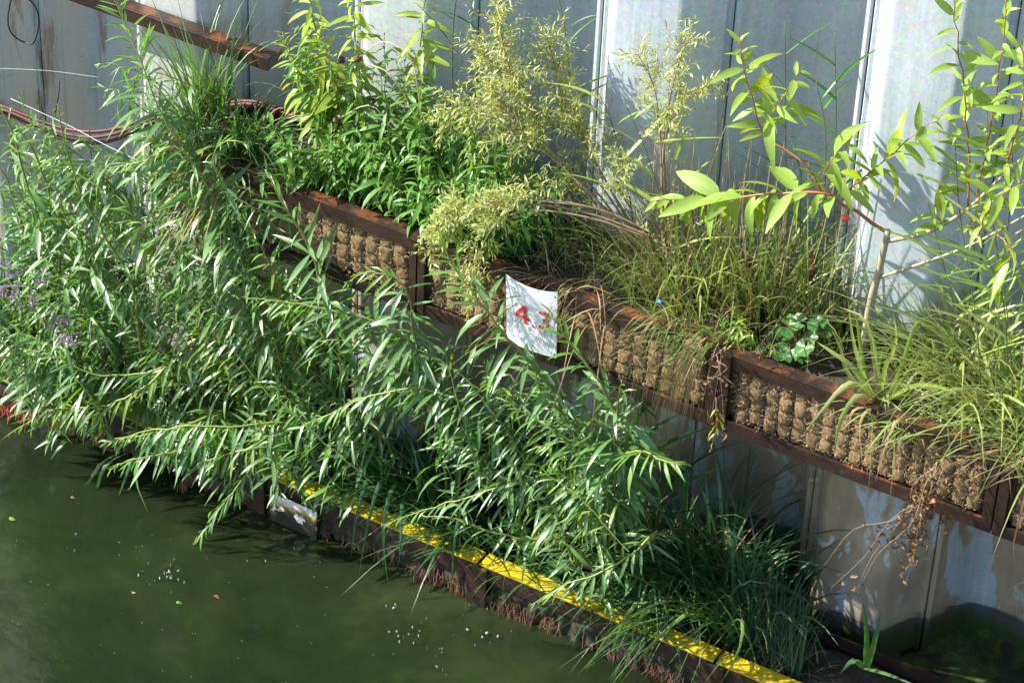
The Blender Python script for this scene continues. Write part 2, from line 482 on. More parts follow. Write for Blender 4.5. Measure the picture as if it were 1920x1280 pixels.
TPL = {
    'osier': [leaf_tpl(w, d, f, 5, .85, t, .14) for w, d, f, t in ((.085, .05, .4, .9), (.13, .95, .3, .7), (.10, .30, .5, -1.1), (.115, .65, .15, 1.0), (.10, .15, .30, .2), (.12, .35, .25, -.3), (.11, .55, .3, .4), (.095, .75, .2, -.2), (.125, .25, .35, .5), (.105, .45, .25, -.6))],
    'herb': [leaf_tpl(w, d, f, 4, .75, t) for w, d, f, t in ((.18, .25, .3, .3), (.22, .5, .3, -.4), (.17, .8, .25, .5), (.20, .1, .4, 0), (.16, .6, .4, -.8), (.19, 1.0, .2, .2))],
    'fine': [leaf_tpl(w, d, .25, 3, .9, t) for w, d, t in ((.15, .05, .2), (.19, .2, -.2), (.14, .3, .6), (.17, .5, -.6))],
    'broad': [leaf_tpl(w, d, f, 7, .72, t, .10) for w, d, f, t in ((.26, .25, .3, .4), (.29, .55, .25, -.5), (.23, .75, .3, .6), (.27, .12, .4, 0), (.22, .95, .25, -.8), (.30, .4, .5, .9), (.20, .5, .4, -.3))],
    'dead': [leaf_tpl(w, d, f, 5, .6, t, wv) for w, d, f, t, wv in ((.34, .9, 1.4, 1.6, .5), (.28, 1.1, 1.0, -1.9, .6), (.42, .6, 1.6, 1.0, .8), (.3, 1.3, .8, 2.4, .5))],
}
LEAFMESH = {}


def leaf_mesh(kind, i, mk):
    key = (kind, i, mk)
    if key not in LEAFMESH:
        V, U, F = TPL[kind][i]
        me = bpy.data.meshes.new('leaf')
        me.from_pydata([tuple(v) for v in V], [], F)
        lay = me.uv_layers.new(name='UVMap')
        li = np.empty(len(me.loops), dtype=np.int32); me.loops.foreach_get('vertex_index', li)
        lay.data.foreach_set('uv', U.astype(np.float32)[li].ravel())
        me.polygons.foreach_set('use_smooth', [True] * len(me.polygons))
        me.materials.append(M[mk]); LEAFMESH[key] = me
    return LEAFMESH[key]


class Fol:
    """many leaves joined into one mesh"""
    def __init__(s): s.V = []; s.U = []; s.F = []; s.n = 0

    def add(s, V, U, F):
        s.V.append(V); s.U.append(U); n = s.n
        s.F += [tuple(i + n for i in f) for f in F]; s.n += len(V)

    def leaf(s, kind, i, Mx, pos):
        V, U, F = TPL[kind][i]
        s.add(V @ Mx.T + pos, U, F)

    def blade(s, pts, w0, side, fold=.0):
        """grass blade along pts with width w0"""
        m = len(pts); V = []; U = []; F = []
        for j, p in enumerate(pts):
            t = j / (m - 1)
            w = w0 * .5 * (1 - t ** 2.2) * (.65 + .35 * min(1, t * 4))
            tg = nz(pts[min(j + 1, m - 1)] - pts[max(j - 1, 0)])
            sd = nz(side - tg * (side @ tg)); nn = np.cross(tg, sd)
            if j == m - 1:
                V.append(p); U.append((1, .5))
            else:
                V += [p - sd * w, p + nn * fold * w, p + sd * w]; U += [(t, 0), (t, .5), (t, 1)]
        for j in range(m - 2):
            a = 3 * j
            F += [(a, a + 1, a + 4, a + 3), (a + 1, a + 2, a + 5, a + 4)]
        a = 3 * (m - 2); F += [(a, a + 1, len(V) - 1), (a + 1, a + 2, len(V) - 1)]
        s.add(np.array(V), np.array(U), F)

    def build(s, name, mat, parent, off):
        if not s.n: return None
        return mesh_obj(name, np.vstack(s.V) - off, s.F, mat, parent, True, uvs=np.vstack(s.U))


class Plant:
    def __init__(s, name, label, cat, loc, group=None):
        s.loc = np.array(loc, float); s.root = empty(name, tuple(s.loc), label, cat, group)
        s.bag = {}; s.nleaf = 0; s.twigs = {}

    def stem(s, pts, r0, r1, mk, name='branch', n=6):
        return MB().tube([np.array(p) - s.loc for p in pts], r0, r1, n).build(name, M[mk], s.root, True)

    def twig(s, pts, r0, r1, mk, n=4):
        s.twigs.setdefault(mk, MB()).tube([np.array(p) - s.loc for p in pts], r0, r1, n, False)

    def fol(s, mk):
        return s.bag.setdefault(mk, Fol())

    def leaf(s, kind, mk, pos, d, up, L, parent=None, single=False, wob=.25):
        d = nz(d); up = up - d * (up @ d)
        if np.linalg.norm(up) < 1e-3: up = np.array([1.0, 0, 0]) - d * d[0]
        up = nz(up); sd = np.cross(up, d)
        a = rng.gauss(0, wob); up2 = up * math.cos(a) + sd * math.sin(a); sd2 = np.cross(up2, d)
        i = rng.randrange(len(TPL[kind]))
        if single and s.nleaf < 290:
            o = bpy.data.objects.new('leaf', leaf_mesh(kind, i, mk)); COL.objects.link(o)
            o.parent = parent or s.root
            p = pos - s.loc
            o.matrix_local = Matrix(((d[0] * L, sd2[0] * L, up2[0] * L, p[0]), (d[1] * L, sd2[1] * L, up2[1] * L, p[1]),
                                     (d[2] * L, sd2[2] * L, up2[2] * L, p[2]), (0, 0, 0, 1)))
            s.nleaf += 1
        else:
            s.fol(mk).leaf(kind, i, np.column_stack([d, sd2, up2]) * L, pos)

    def done(s):
        for mk, f in s.bag.items():
            o = f.build('foliage', M[mk], s.root, s.loc)
            if o: o['kind'] = 'stuff'
        for mk, b in s.twigs.items():
            o = b.build('twigs', M[mk], s.root, True); o['kind'] = 'stuff'


UP = np.array([0, 0, 1.0])


def shoot(pl, pts, r0=.006, L=.16, n=30, kind='osier', mk='osier', tipmk=None, stem='stem_green', start=.25, ang=62, grav=.55,
          single=False, tipclump=True, wob=.3, bend=None, joined=False, opposite=False, comb=False):
    """a leafy shoot: stem along pts, leaves in a spiral"""
    N = max(8, len(pts) * 4)
    C = spline(pts, N)
    C = [np.array(c) + nrng.normal(0, .003, 3) * (0 < i < N - 1) for i, c in enumerate(C)]
    if joined:
        pl.twig(C, r0, r0 * .3, stem); par = None
    else:
        par = pl.stem(C, r0, r0 * .3, stem)
    seg = [np.linalg.norm(C[i + 1] - C[i]) for i in range(N - 1)]
    cum = np.concatenate([[0], np.cumsum(seg)]); tot = cum[-1]
    ph0 = rng.uniform(0, 6.28)
    for i in range(n):
        s = start + (1 - start) * ((i + rng.uniform(-.3, .3)) / n)
        s = min(max(s, start), .995)
        d = s * tot; k = min(int(np.searchsorted(cum, d)) - 1, N - 2); k = max(k, 0)
        f = (d - cum[k]) / (seg[k] + 1e-9); pos = C[k] * (1 - f) + C[k + 1] * f; t = nz(C[k + 1] - C[k])
        a0 = np.cross(t, UP); a0 = nz(a0) if np.linalg.norm(a0) > .1 else np.array([1.0, 0, 0]); b0 = np.cross(a0, t)
        ph = ph0 + (i // 2 * 1.57 + (i % 2) * math.pi if opposite else i * 2.399)
        rad = a0 * math.cos(ph) + b0 * math.sin(ph)
        if comb: rad = nz(a0 * (1 if i % 2 else -1) + b0 * rng.gauss(.1, .45))
        tip = max(0, (s - .8) / .2)
        A = R(ang * (1 - .55 * tip) + rng.gauss(0, 9))
        g = grav * (1 - .6 * tip) * rng.uniform(.4, 1.4)
        dr = nz(t * math.cos(A) + rad * math.sin(A)) + np.array([0, 0, -g])
        if bend is not None: dr = dr + np.array(bend)
        sz = L * (.6 + .5 * math.sin(math.pi * min(1, (s - start) / (1 - start) * .85 + .12))) * rng.uniform(.55, 1.28)
        if tip > 0: sz *= (1 - .45 * tip)
        up = UP + .35 * rad + .25 * SUN
        m = tipmk if (tipmk and (tip > .25 or rng.random() < .06)) else mk
        pl.leaf(kind, m, pos, dr, up, sz, par, single, wob)
    return C


def P(*t):
    """traced points (px, py, depth plane) -> world"""
    return [at(a, b, Y=y) for a, b, y in t]


def clump(pl, mk, c, n, h, w, spread=.06, lean=(0, 0, 0), fan=.35, droop=.5, seg=6, hvar=.4, area=None, fold=.25):
    """grass tuft"""
    lean = np.array(lean, float); fo = pl.fol(mk)
    for _ in range(n):
        if area: b = np.array([rng.uniform(area[0], area[1]), rng.uniform(area[2], area[3]), c[2]])
        else:
            a = rng.uniform(0, 6.28); q = spread * math.sqrt(rng.random()); b = np.array([c[0] + q * math.cos(a), c[1] + q * math.sin(a), c[2]])
        a = rng.uniform(0, 6.28); f = fan * rng.random() ** .7
        d = nz(UP + lean * rng.uniform(.4, 1.3) + np.array([math.cos(a) * f, math.sin(a) * f, 0]))
        H = h * (1 - hvar * rng.random()); dr = droop * rng.uniform(.4, 1.4) * (1.6 if rng.random() < .12 else 1)
        hz = np.array([d[0], d[1], 0]); hz = nz(hz) if np.linalg.norm(hz) > .02 else np.array([math.cos(a), math.sin(a), 0])
        pts = []
        for j in range(seg + 1):
            t = j / seg
            pts.append(b + d * H * t + (hz * .45 - UP * .75) * dr * H * t * t * (.6 + .4 * t))
        sd = np.cross(d, hz) if rng.random() < .5 else np.array([math.cos(a + 1.5), math.sin(a + 1.5), .1])
        fo.blade(pts, w * rng.choice((.45, .7, .9, 1.1, 1.5)) * rng.uniform(.85, 1.15), sd + nrng.normal(0, .3, 3), fold)


# ================================================================== SETTING
# water: a finely rippled sheet
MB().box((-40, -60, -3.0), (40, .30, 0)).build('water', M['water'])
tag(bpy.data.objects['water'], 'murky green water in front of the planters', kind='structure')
mesh_obj('ground', [(-40, .30, 6.9), (40, .30, 6.9), (40, 40, 6.9), (-40, 40, 6.9)], [(0, 1, 2, 3)], M['soil'])
tag(bpy.data.objects['ground'], 'ground retained behind the steel wall', kind='structure')

# sheet pile wall: U piles 0.6 m wide, alternately proud and recessed
SEAM0, PW, DP = .368, .60, .205
wall = empty('sheet_pile_wall', (SEAM0, 0, 0), 'weathered blue-grey corrugated steel sheet pile wall behind the planters', 'wall')
for k in range(-9, 7):
    sgn = -1 if k % 2 == 0 else 1
    prof = [(.003, .012), (.003, -.012), (.012, -.022), (.030, -.020), (.038, -.002 + sgn * .03)]
    cs = [(.135, sgn * DP), (.465, sgn * DP)]
    a = np.array([.038, sgn * .03]); b = np.array(cs[0]); c = np.array(cs[1]); e = np.array([.565, sgn * .03])
    for p0, p1, p2 in ((a, b, c), (b, c, e)):
        d0 = nz(p0 - p1); d2 = nz(p2 - p1)
        for t in np.linspace(0, 1, 6):
            q0 = p1 + d0 * .035; q2 = p1 + d2 * .035
            prof.append(tuple((1 - t) ** 2 * q0 + 2 * t * (1 - t) * p1 + t * t * q2))
    prof += [(.565, sgn * .03), (.572, -.016), (.588, -.020), (.597, -.012), (.597, .012)]
    m = len(prof); V = []; F = []
    zs = np.linspace(-1.0, 7.0, 17)
    for zi, z in enumerate(zs):
        for (x, y) in prof:
            V.append((k * PW + x, y + .003 * math.sin(z * 1.7 + k * 2.1 + x * 5), z))
    for i in range(len(zs) - 1):
        for j in range(m - 1):
            q = i * m + j; F.append((q, q + 1, q + m + 1, q + m))
    o = mesh_obj('sheet_pile', V, F, M['wall'], wall, False)
    o.data.polygons.foreach_set('use_smooth', [(3 < (i % (m - 1)) < m - 5) for i in range(len(o.data.polygons))])
    # dark interlock filling behind the joint
    mbx = MB().box((k * PW - .012, .004, -1.0), (k * PW + .012, .03, 7.0))
    mbx.build('interlock_seal', M['cable'], o)


def bumpy_grid(name, x0, x1, y0, y1, z, nx, ny, amp, mat, parent, seed=0, loc=(0, 0, 0), skirt=.1):
    V = []; F = []
    for j in range(ny + 1):
        for i in range(nx + 1):
            x = x0 + (x1 - x0) * i / nx; y = y0 + (y1 - y0) * j / ny
            edge = (i in (0, nx)) or (j in (0, ny))
            h = amp * noise.fractal(Vector((x * 7 + seed, y * 7, seed)), 1, 2, 4)
            V.append((x - loc[0], y - loc[1], z + h - (skirt if edge else 0) - loc[2]))
    for j in range(ny):
        for i in range(nx):
            q = j * (nx + 1) + i; F.append((q, q + 1, q + nx + 2, q + nx + 1))
    return mesh_obj(name, V, F, mat, parent, True)


# moss ledge where the wall meets the water
V = []; F = []
nx, ny = 130, 14
for j in range(ny + 1):
    for i in range(nx + 1):
        x = -3.2 + 6.4 * i / nx; y = -.36 + .60 * j / ny
        h = .05 * noise.fractal(Vector((x * 7, y * 7, 3.3)), 1, 2, 5) + .06 * (j / ny) - .02
        V.append((x, y, h if j not in (0,) else -.05))
for j in range(ny):
    for i in range(nx):
        q = j * (nx + 1) + i; F.append((q, q + 1, q + nx + 2, q + nx + 1))
tag(mesh_obj('mossy_ledge', V, F, M['moss'], None, True), 'dark mossy ledge at the foot of the wall', kind='structure')

# ================================================================== PLANTER TROUGHS
COIR = []
for vi in range(6):
    V = []; F = []; n = 6
    for j in range(n + 1):
        for i in range(n + 1):
            u = -1 + 2 * i / n; w = -1 + 2 * j / n
            dome = (1 - abs(u) ** 3.0) ** .5 * (1 - abs(w) ** 5.0) ** .5
            q = 1.0 - .12 * abs(u * w)
            V.append((u * .5 * q, -.42 * dome + .09 * noise.noise(Vector((u * 2.2 + vi * 9, w * 2.2, vi))) * dome, w * .5 * q + .03 * noise.noise(Vector((u, vi * 4, w)))))
    for j in range(n):
        for i in range(n):
            q = j * (n + 1) + i; F.append((q, q + 1, q + n + 2, q + n + 1))
    me = bpy.data.meshes.new('coir_block'); me.from_pydata(V, [], F); me.polygons.foreach_set('use_smooth', [True] * len(F))
    me.materials.append(M['coir']); COIR.append(me)

UY, UZ = -.70, 1.80      # front face and top of the upper troughs
upper = [(-1.487, -.105, 'planter trough with shaded coir front, left end of the upper row behind the willow shoots', 17),
         (-.095, 1.345, 'planter trough with coir front carrying the white number sign', 19),
         (1.375, 2.60, 'planter trough with brightly lit coir front right of the hanging dry stems', 17),
         (2.63, 3.85, 'planter trough at the right edge of the photo, rusty brown post at its end', 17)]
for x0, x1, lab, ncol in upper:
    o = np.array([x0, UY, UZ - .40])
    t = empty('planter_trough', tuple(o), lab, 'planter', 'upper coir planter troughs')
    L = x1 - x0
    # rails are real L-sections: face plate + flange
    MB().box((0, 0, .333), (L, .010, .400)).box((0, .012, .390), (L, .062, .4005)).build('top_rail', M['steel'], t, bevel=.002)
    MB().box((0, -.004, .0), (L, .012, .062)).box((0, .014, .0), (L, .50, .010)).build('bottom_rail', M['steel'], t, bevel=.002)
    for xx in (-.012, L - .034):
        MB().box((xx, -.010, .005), (xx + .046, .016, .395)).build('end_post', M['steel'], t, bevel=.003)
    MB().box((-.008, .018, .03), (.004, .49, .385)).build('side_plate', M['steel'], t)
    MB().box((L - .006, .018, .03), (L + .006, .49, .385)).build('side_plate', M['steel'], t)
    MB().box((.006, .486, .012), (L - .008, .496, .39)).build('back_plate', M['steel'], t)
    MB().box((.01, .055, .05), (L - .01, .075, .345)).build('coir_backing', M['coir'], t)
    xa, xb = .056, L - .056
    cw = (xb - xa) / ncol; rh = (.335 - .062) / 4
    for i in range(ncol):
        for j in range(4):
            b = bpy.data.objects.new('coir_block', COIR[rng.randrange(6)]); COL.objects.link(b); b.parent = t
            b.location = (xa + (i + .5) * cw + rng.gauss(0, .0022), .046 + rng.gauss(0, .0035), .064 + (j + .5) * rh + rng.gauss(0, .003))
            b.scale = (cw * rng.uniform(1.08, 1.22), .080 * rng.uniform(.8, 1.15), rh * rng.uniform(1.22, 1.45))
            b.rotation_euler = (rng.gauss(0, .05), rng.gauss(0, .05), rng.gauss(0, .07))
    # wire grid over the coir
    w = MB()
    for i in range(ncol + 1):
        xx = xa + i * cw
        w.tube([(xx + rng.uniform(-.002, .002), .022 + rng.uniform(-.003, .003), zz) for zz in (.05, .13, .2, .27, .345)], .0011, None, 3, False)
    for j in range(5):
        zz = .064 + j * rh
        w.tube([(xa + L * q / 14 * .93, .022 + rng.uniform(-.004, .003), zz + rng.uniform(-.003, .003)) for q in range(15)], .0011, None, 3, False)
    w.build('wire_mesh', M['wire'], t)
    # loose fibres
    f = MB()
    for _ in range(3400):
        p = np.array([rng.uniform(xa, xb), rng.uniform(.004, .03), rng.uniform(.066, .335)]); d = nrng.normal(0, 1, 3); d[1] = -abs(d[1]) * .7; d = nz(d)
        q = nz(np.cross(d, nrng.normal(0, 1, 3))) * .0010; l = rng.uniform(.008, .026); bnd = nrng.normal(0, .004, 3)
        k0 = len(f.v); mid = p + d * l * .5 + bnd; e = p + d * l
        f.v += [tuple(p - q), tuple(p + q), tuple(mid + q), tuple(mid - q), tuple(e)]
        f.f += [(k0, k0 + 1, k0 + 2, k0 + 3), (k0 + 3, k0 + 2, k0 + 4)]
    ff = f.build('coir_fibres', M['coir_hair'], t); ff['kind'] = 'stuff'
    bumpy_grid('soil', x0 + .01, x1 - .01, UY + .063, UY + .484, UZ - .06, int(L * 34), 14, .022, M['soil'], t, x0, tuple(o))

LY, LZ = -.82, .235
lower = [(-4.47, -3.285, 'brown railed trough at the water beyond the left edge'), (-3.27, -2.085, 'brown railed waterside trough under the purple flowers'),
         (-2.07, -.885, 'yellow railed waterside trough under the overhanging willow shoots'),
         (-.87, .315, 'yellow railed waterside trough with the white plate on its left end'),
         (.33, 1.515, 'yellow railed waterside trough with the brown square post at its left end'),
         (1.53, 2.70, 'yellow railed waterside trough at the bottom edge below the blue-green rushes')]
for x0, x1, lab in lower:
    o = np.array([x0, LY, 0.0]); L = x1 - x0
    t = empty('waterside_trough', tuple(o), lab, 'planter', 'waterside troughs')
    MB().box((0, 0, LZ - .010), (L, .088, LZ)).build('yellow_rail' if x0 > -2.5 else 'top_rail', M['yellow'] if x0 > -2.5 else M['steel'], t, bevel=.0025)
    MB().box((0, .003, LZ - .095), (L, .013, LZ - .0115)).box((0, .086, LZ - .09), (L, .096, LZ - .0115)).build('face_plate', M['steel'], t, bevel=.002)
    MB().box((-.058, -.014, -.25), (.046, .002, LZ - .014)).build('post', M['steel'], t, bevel=.004)
    # rounded mossy coir roll below the rail
    V = []; F = []; nx, ny = int(L * 60), 10
    for j in range(ny + 1):
        for i in range(nx + 1):
            x = .052 + (L - .105) * i / nx; zz = -.25 + .40 * j / ny
            lump = .5 + .5 * math.cos((x + x0) * 2 * math.pi / .075)
            h = .018 * math.sqrt(max(0, lump)) + .030 * noise.fractal(Vector(((x + x0) * 14, zz * 14, 1.7)), 1, 2, 4)
            V.append((x, .035 - h * (1 if j < ny else .3), zz))
    for j in range(ny):
        for i in range(nx):
            q = j * (nx + 1) + i; F.append((q, q + 1, q + nx + 2, q + nx + 1))
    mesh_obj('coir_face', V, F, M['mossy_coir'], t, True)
    MB().box((.01, .465, -.25), (L - .01, .475, LZ - .03)).build('back_plate', M['steel'], t)
    MB().box((-.006, .10, -.25), (.004, .46, LZ - .02)).build('side_plate', M['steel'], t)
    bumpy_grid('soil', x0 + .005, x1 - .005, LY + .097, LY + .464, LZ - .085, int(L * 30), 12, .03, M['soil'], t, x0 + 5, tuple(o))
    # pink and red root fringes at the waterline
    for mk, cnt in (('roots_pink', 90), ('roots_brown', 240)):
        rb = MB()
        ctr = [rng.uniform(.1, L - .1) for _ in range(4)]; wd_ = [rng.uniform(.015, .09) for _ in ctr]
        for _ in range(cnt):
            ci = rng.randrange(4); x = ctr[ci] + rng.gauss(0, wd_[ci]); x = min(max(x, .06), L - .06)
            z0 = rng.uniform(-.02, .09) ; l = rng.uniform(.02, .12) * (.5 + wd_[ci] * 8)
            p = np.array([x, .012, z0]); d = np.array([rng.gauss(0, .35), -rng.uniform(.15, .55), -1.0]); d = nz(d)
            rb.tube([p, p + d * l * .5 + nrng.normal(0, .004, 3), p + d * l], .0018, .0008, 3, False)
        rr = rb.build('root_fringe', M[mk], t, True); rr['kind'] = 'stuff'

# steel beam high on the left of the wall
bx0, bx1 = -3.6, -1.135
by, bz = -.30, 2.13
beam = empty('wall_beam', (bx1, by, bz - .085), 'dark brown steel beam fixed across the wall at upper left', 'beam')
MB().box((bx0 - bx1, 0, .020), (0, .010, .085)).build('face_plate', M['steel'], beam, bevel=.002)
MB().box((bx0 - bx1, .012, .075), (0, .075, .0855)).build('top_flange', M['steel'], beam, bevel=.002)
MB().box((-.012, .012, .022), (0, .118, .073)).build('end_plate', M['steel'], beam, bevel=.002)
for xx in (-1.05, -2.2):
    MB().box((xx, .012, .01), (xx + .05, .13, .06)).build('bracket', M['steel'], beam)

# ================================================================== SIGN, PLATE, HOSES
sg = at(956, 512, Y=-.73); sx0 = sg[0]; sw, sh = .243, .345
sign = empty('number_sign', (sx0, -.735, UZ + .034 - sh), 'white sheet sign with red number 4.3 hung on the coir planter', 'sign')


def sgn_pt(u, v, off=0.0):   # u 0..1 across, v 0..1 up; the sheet bows forward in the middle, free corner curls
    y = -.018 - .010 * math.sin(math.pi * u) - .012 * (1 - u) * v - off
    sag = .05 * u * (1 - u) * 4 * .35
    return (u * sw + .012 * (1 - v), y, v * sh - sag * v + .03 * (1 - u) * (v - .5) * .3)


V = []; F = []; n = 14
for off in (0, -.002):
    for j in range(n + 1):
        for i in range(n + 1): V.append(sgn_pt(i / n, j / n, off))
nn = (n + 1) ** 2
for j in range(n):
    for i in range(n):
        q = j * (n + 1) + i
        F.append((q, q + 1, q + n + 2, q + n + 1)); F.append((nn + q, nn + q + n + 1, nn + q + n + 2, nn + q + 1))
mesh_obj('panel', V, F, M['sign'], sign, True)


def glyph(name, strips, parent, u0, v0, gw, gh):
    """strips: quads in glyph space, mapped on the bowed sheet"""
    V = []; F = []
    for quad in strips:
        m = 4
        base = len(V)
        for a in range(m + 1):
            for b in range(2):
                t = a / m
                p0 = np.array(quad[0 if b == 0 else 3]); p1 = np.array(quad[1 if b == 0 else 2])
                p = p0 + (p1 - p0) * t
                V.append(sgn_pt(u0 + p[0] * gw, v0 + p[1] * gh, .0025))
        for a in range(m):
            q = base + 2 * a; F.append((q, q + 2, q + 3, q + 1))
    return mesh_obj(name, V, F, M['sign_red'], parent)


glyph('digit', [((.62, 0), (.62, 1.0), (.88, 1.0), (.88, 0)), ((.0, .24), (.615, .24), (.615, .43), (.0, .43)), ((.885, .24), (1.08, .24), (1.08, .43), (.885, .43)),
                ((.0, .435), (.60, 1.0), (.615, .74), (.26, .435))], sign, .20, .40, .27, .28)
glyph('decimal_point', [((0, 0), (0, 1), (1, 1), (1, 0))], sign, .535, .39, .045, .04)
arc = []
for cy, r1, a0, a1 in ((.73, .30, 150, -90), (.29, .32, 90, -150)):
    st = 8
    for i in range(st):
        b0 = R(a0 + (a1 - a0) * i / st); b1 = R(a0 + (a1 - a0) * (i + 1) / st)
        ro, ri = r1, r1 * .45
        arc.append(((.45 + 1.35 * ro * math.cos(b0), cy + ro * math.sin(b0)), (.45 + 1.35 * ro * math.cos(b1), cy + ro * math.sin(b1)),
                    (.45 + 1.35 * ri * math.cos(b1), cy + ri * math.sin(b1)), (.45 + 1.35 * ri * math.cos(b0), cy + ri * math.sin(b0))))
glyph('digit', arc, sign, .63, .40, .27, .28)
for u, v in ((.97, .93), (.975, .55), (.97, .06)):
    p = sgn_pt(u, v, .003); MB().tube([p, (p[0], p[1] - .004, p[2])], .004, .0035, 8).build('rivet', M['cable'], sign)

pl0 = at(507, 902, Y=-.84); pl1 = at(588, 940, Y=-.84)
plate = empty('waterside_plate', (pl0[0], -.8405, -.03), 'white plate stained by water, fixed to the yellow railed trough', 'plate')
pw_ = pl1[0] - pl0[0] + .02
MB().box((0, -.006, 0), (pw_, 0, .195)).build('panel', M['plate'], plate, bevel=.001)
for xx, zz in ((.015, .18), (pw_ - .015, .175)):
    MB().tube([(xx, -.006, zz), (xx, -.010, zz)], .004, .003, 8).build('screw', M['cable'], plate)

tg = at(590, 872, Y=-.60)
tagp = empty('plant_label', tuple(tg), 'small white plant label with dark bars standing in the lower trough', 'plant label')
V = [(-.013, 0, -.08), (.013, .004, -.08), (.024, .0, .065), (-.004, -.004, .065), (-.013, .0015, -.08), (.013, .0055, -.08), (.024, .0015, .065), (-.004, -.0025, .065)]
mesh_obj('panel', V, [(0, 1, 2, 3), (7, 6, 5, 4), (0, 4, 5, 1), (1, 5, 6, 2), (2, 6, 7, 3), (3, 7, 4, 0)], M['white'], tagp)
for zz in (.02, .045):
    MB().box((-.004 + zz * .1, -.0075, zz), (.018 + zz * .1, -.005, zz + .006)).build('dark_bar', M['cable'], tagp)


def hose(name, pts, r, mk, label, cat, group=None, n=10):
    C = spline(pts, len(pts) * 7)
    base = np.array(C[0])
    o = MB().tube([c - base for c in C], r, r, n).build(name, M[mk], None, True, base)
    return tag(o, label, cat, group)


# three hoses slung along the left of the wall
for i, (dy, dz, sag, lab) in enumerate(((0, 0, 0, 'dark red hose slung across the wall, uppermost of the bundle'), (-.02, -.016, .015, 'dark red hose slung across the wall, middle of the bundle'),
                                        (-.005, -.036, .030, 'dark red hose slung across the wall, lowest of the bundle'))):
    tr = [(-120, 160), (0, 198), (70, 225), (125, 242), (180, 247), (235, 236), (300, 212), (390, 200), (470, 190), (560, 215)]
    pts = [at(a, b, Y=-.23 + dy) + np.array([0, 0, dz - sag * math.exp(-((a - 170) / 110) ** 2)]) for a, b in tr]
    hose('irrigation_hose', pts, .0085, 'hose', lab, 'hose', 'hoses on the left of the wall')
for px, py, dx, dy_, lab in ((112, 150, -8, 62, 'thin black cable tie hanging above the hoses, left one'), (76, 176, 8, 48, 'thin black cable tie above the hoses, middle one'),
                             (168, 242, 6, 72, 'thin black cable tie hanging below the hose bundle')):
    hose('cable_tie', [at(px, py, Y=-.245), at(px + dx * .3, py + dy_ * .5, Y=-.27), at(px + dx, py + dy_, Y=-.265)], .0028, 'cable', lab, 'cable tie', 'cable ties at the hoses', 5)
# cable loop
ce = at(46, 38, Y=-.21)
lp = [ce + np.array([.088 * math.cos(a), .012 * math.sin(3 * a) - .01, .135 * math.sin(a) * (1.12 if math.sin(a) > 0 else .95)]) for a in np.linspace(1.2, 1.2 + 6.5, 26)]
hose('cable_loop', lp, .0042, 'cable', 'black cable loop hanging on the wall at upper left corner', 'cable', None, 6)
hose('cord', P((20, 185, -.28), (130, 236, -.31), (190, 268, -.36), (258, 301, -.42)), .0010, 'cord', 'white cord stretched below the hose bundle', 'cord', None, 5)
hose('thin_line', P((-10, 128, -.24), (90, 133, -.25), (185, 145, -.26)), .0005, 'cord', 'thin pale line across the rusty piles', 'cord', None, 4)
# hoses on the upper troughs to the right
for dz, lab in ((0, 'dark red hose lying between the steel wall and dry grass, upper one'), (-.028, 'dark red hose lying between the steel wall and dry grass, lower one')):
    hose('irrigation_hose', [p + np.array([0, 0, dz]) for p in P((1180, 470, -.12), (1270, 508, -.14), (1320, 495, -.16), (1358, 478, -.16), (1420, 500, -.14))], .0125, 'hose', lab, 'hose', 'hoses on the upper troughs')
hose('irrigation_hose', P((1528, 470, -.22), (1522, 520, -.24), (1513, 555, -.26), (1512, 590, -.28), (1530, 618, -.30), (1560, 640, -.30), (1600, 662, -.28), (1660, 688, -.25)), .0135, 'hose',
     'dark red hose rising out of the soil beside the round leaves', 'hose', 'hoses on the upper troughs')
hose('irrigation_hose', P((1545, 636, -.33), (1590, 655, -.33), (1640, 682, -.30), (1700, 700, -.27)), .0115, 'hose', 'dark red hose on the soil behind the iris tuft', 'hose', 'hoses on the upper troughs')
hose('irrigation_hose', P((1690, 702, -.27), (1740, 694, -.25), (1790, 682, -.22), (1830, 665, -.18), (1900, 690, -.18)), .0115, 'hose', 'dark red hose curving round the bright steel pile', 'hose', 'hoses on the upper troughs')
b = at(1236, 566, Y=-.60)
o = mesh_obj('plastic_scrap', [(b[0] + x * .022, b[1] + y * .014, b[2] + z * .012) for x, y, z in ((-.5, -.5, 0), (.5, -.4, .1), (.6, .5, .5), (-.3, .6, .7), (0, 0, 1.1))],
             [(0, 1, 4), (1, 2, 4), (2, 3, 4), (3, 0, 4), (3, 2, 1, 0)], M['blue'])
tag(o, 'small bright blue plastic scrap on the soil behind the rail', 'litter')

# ================================================================== PLANTS: LOWER TROUGHS (osier willows)
US, LS = UZ - .06, LZ - .085      # soil heights


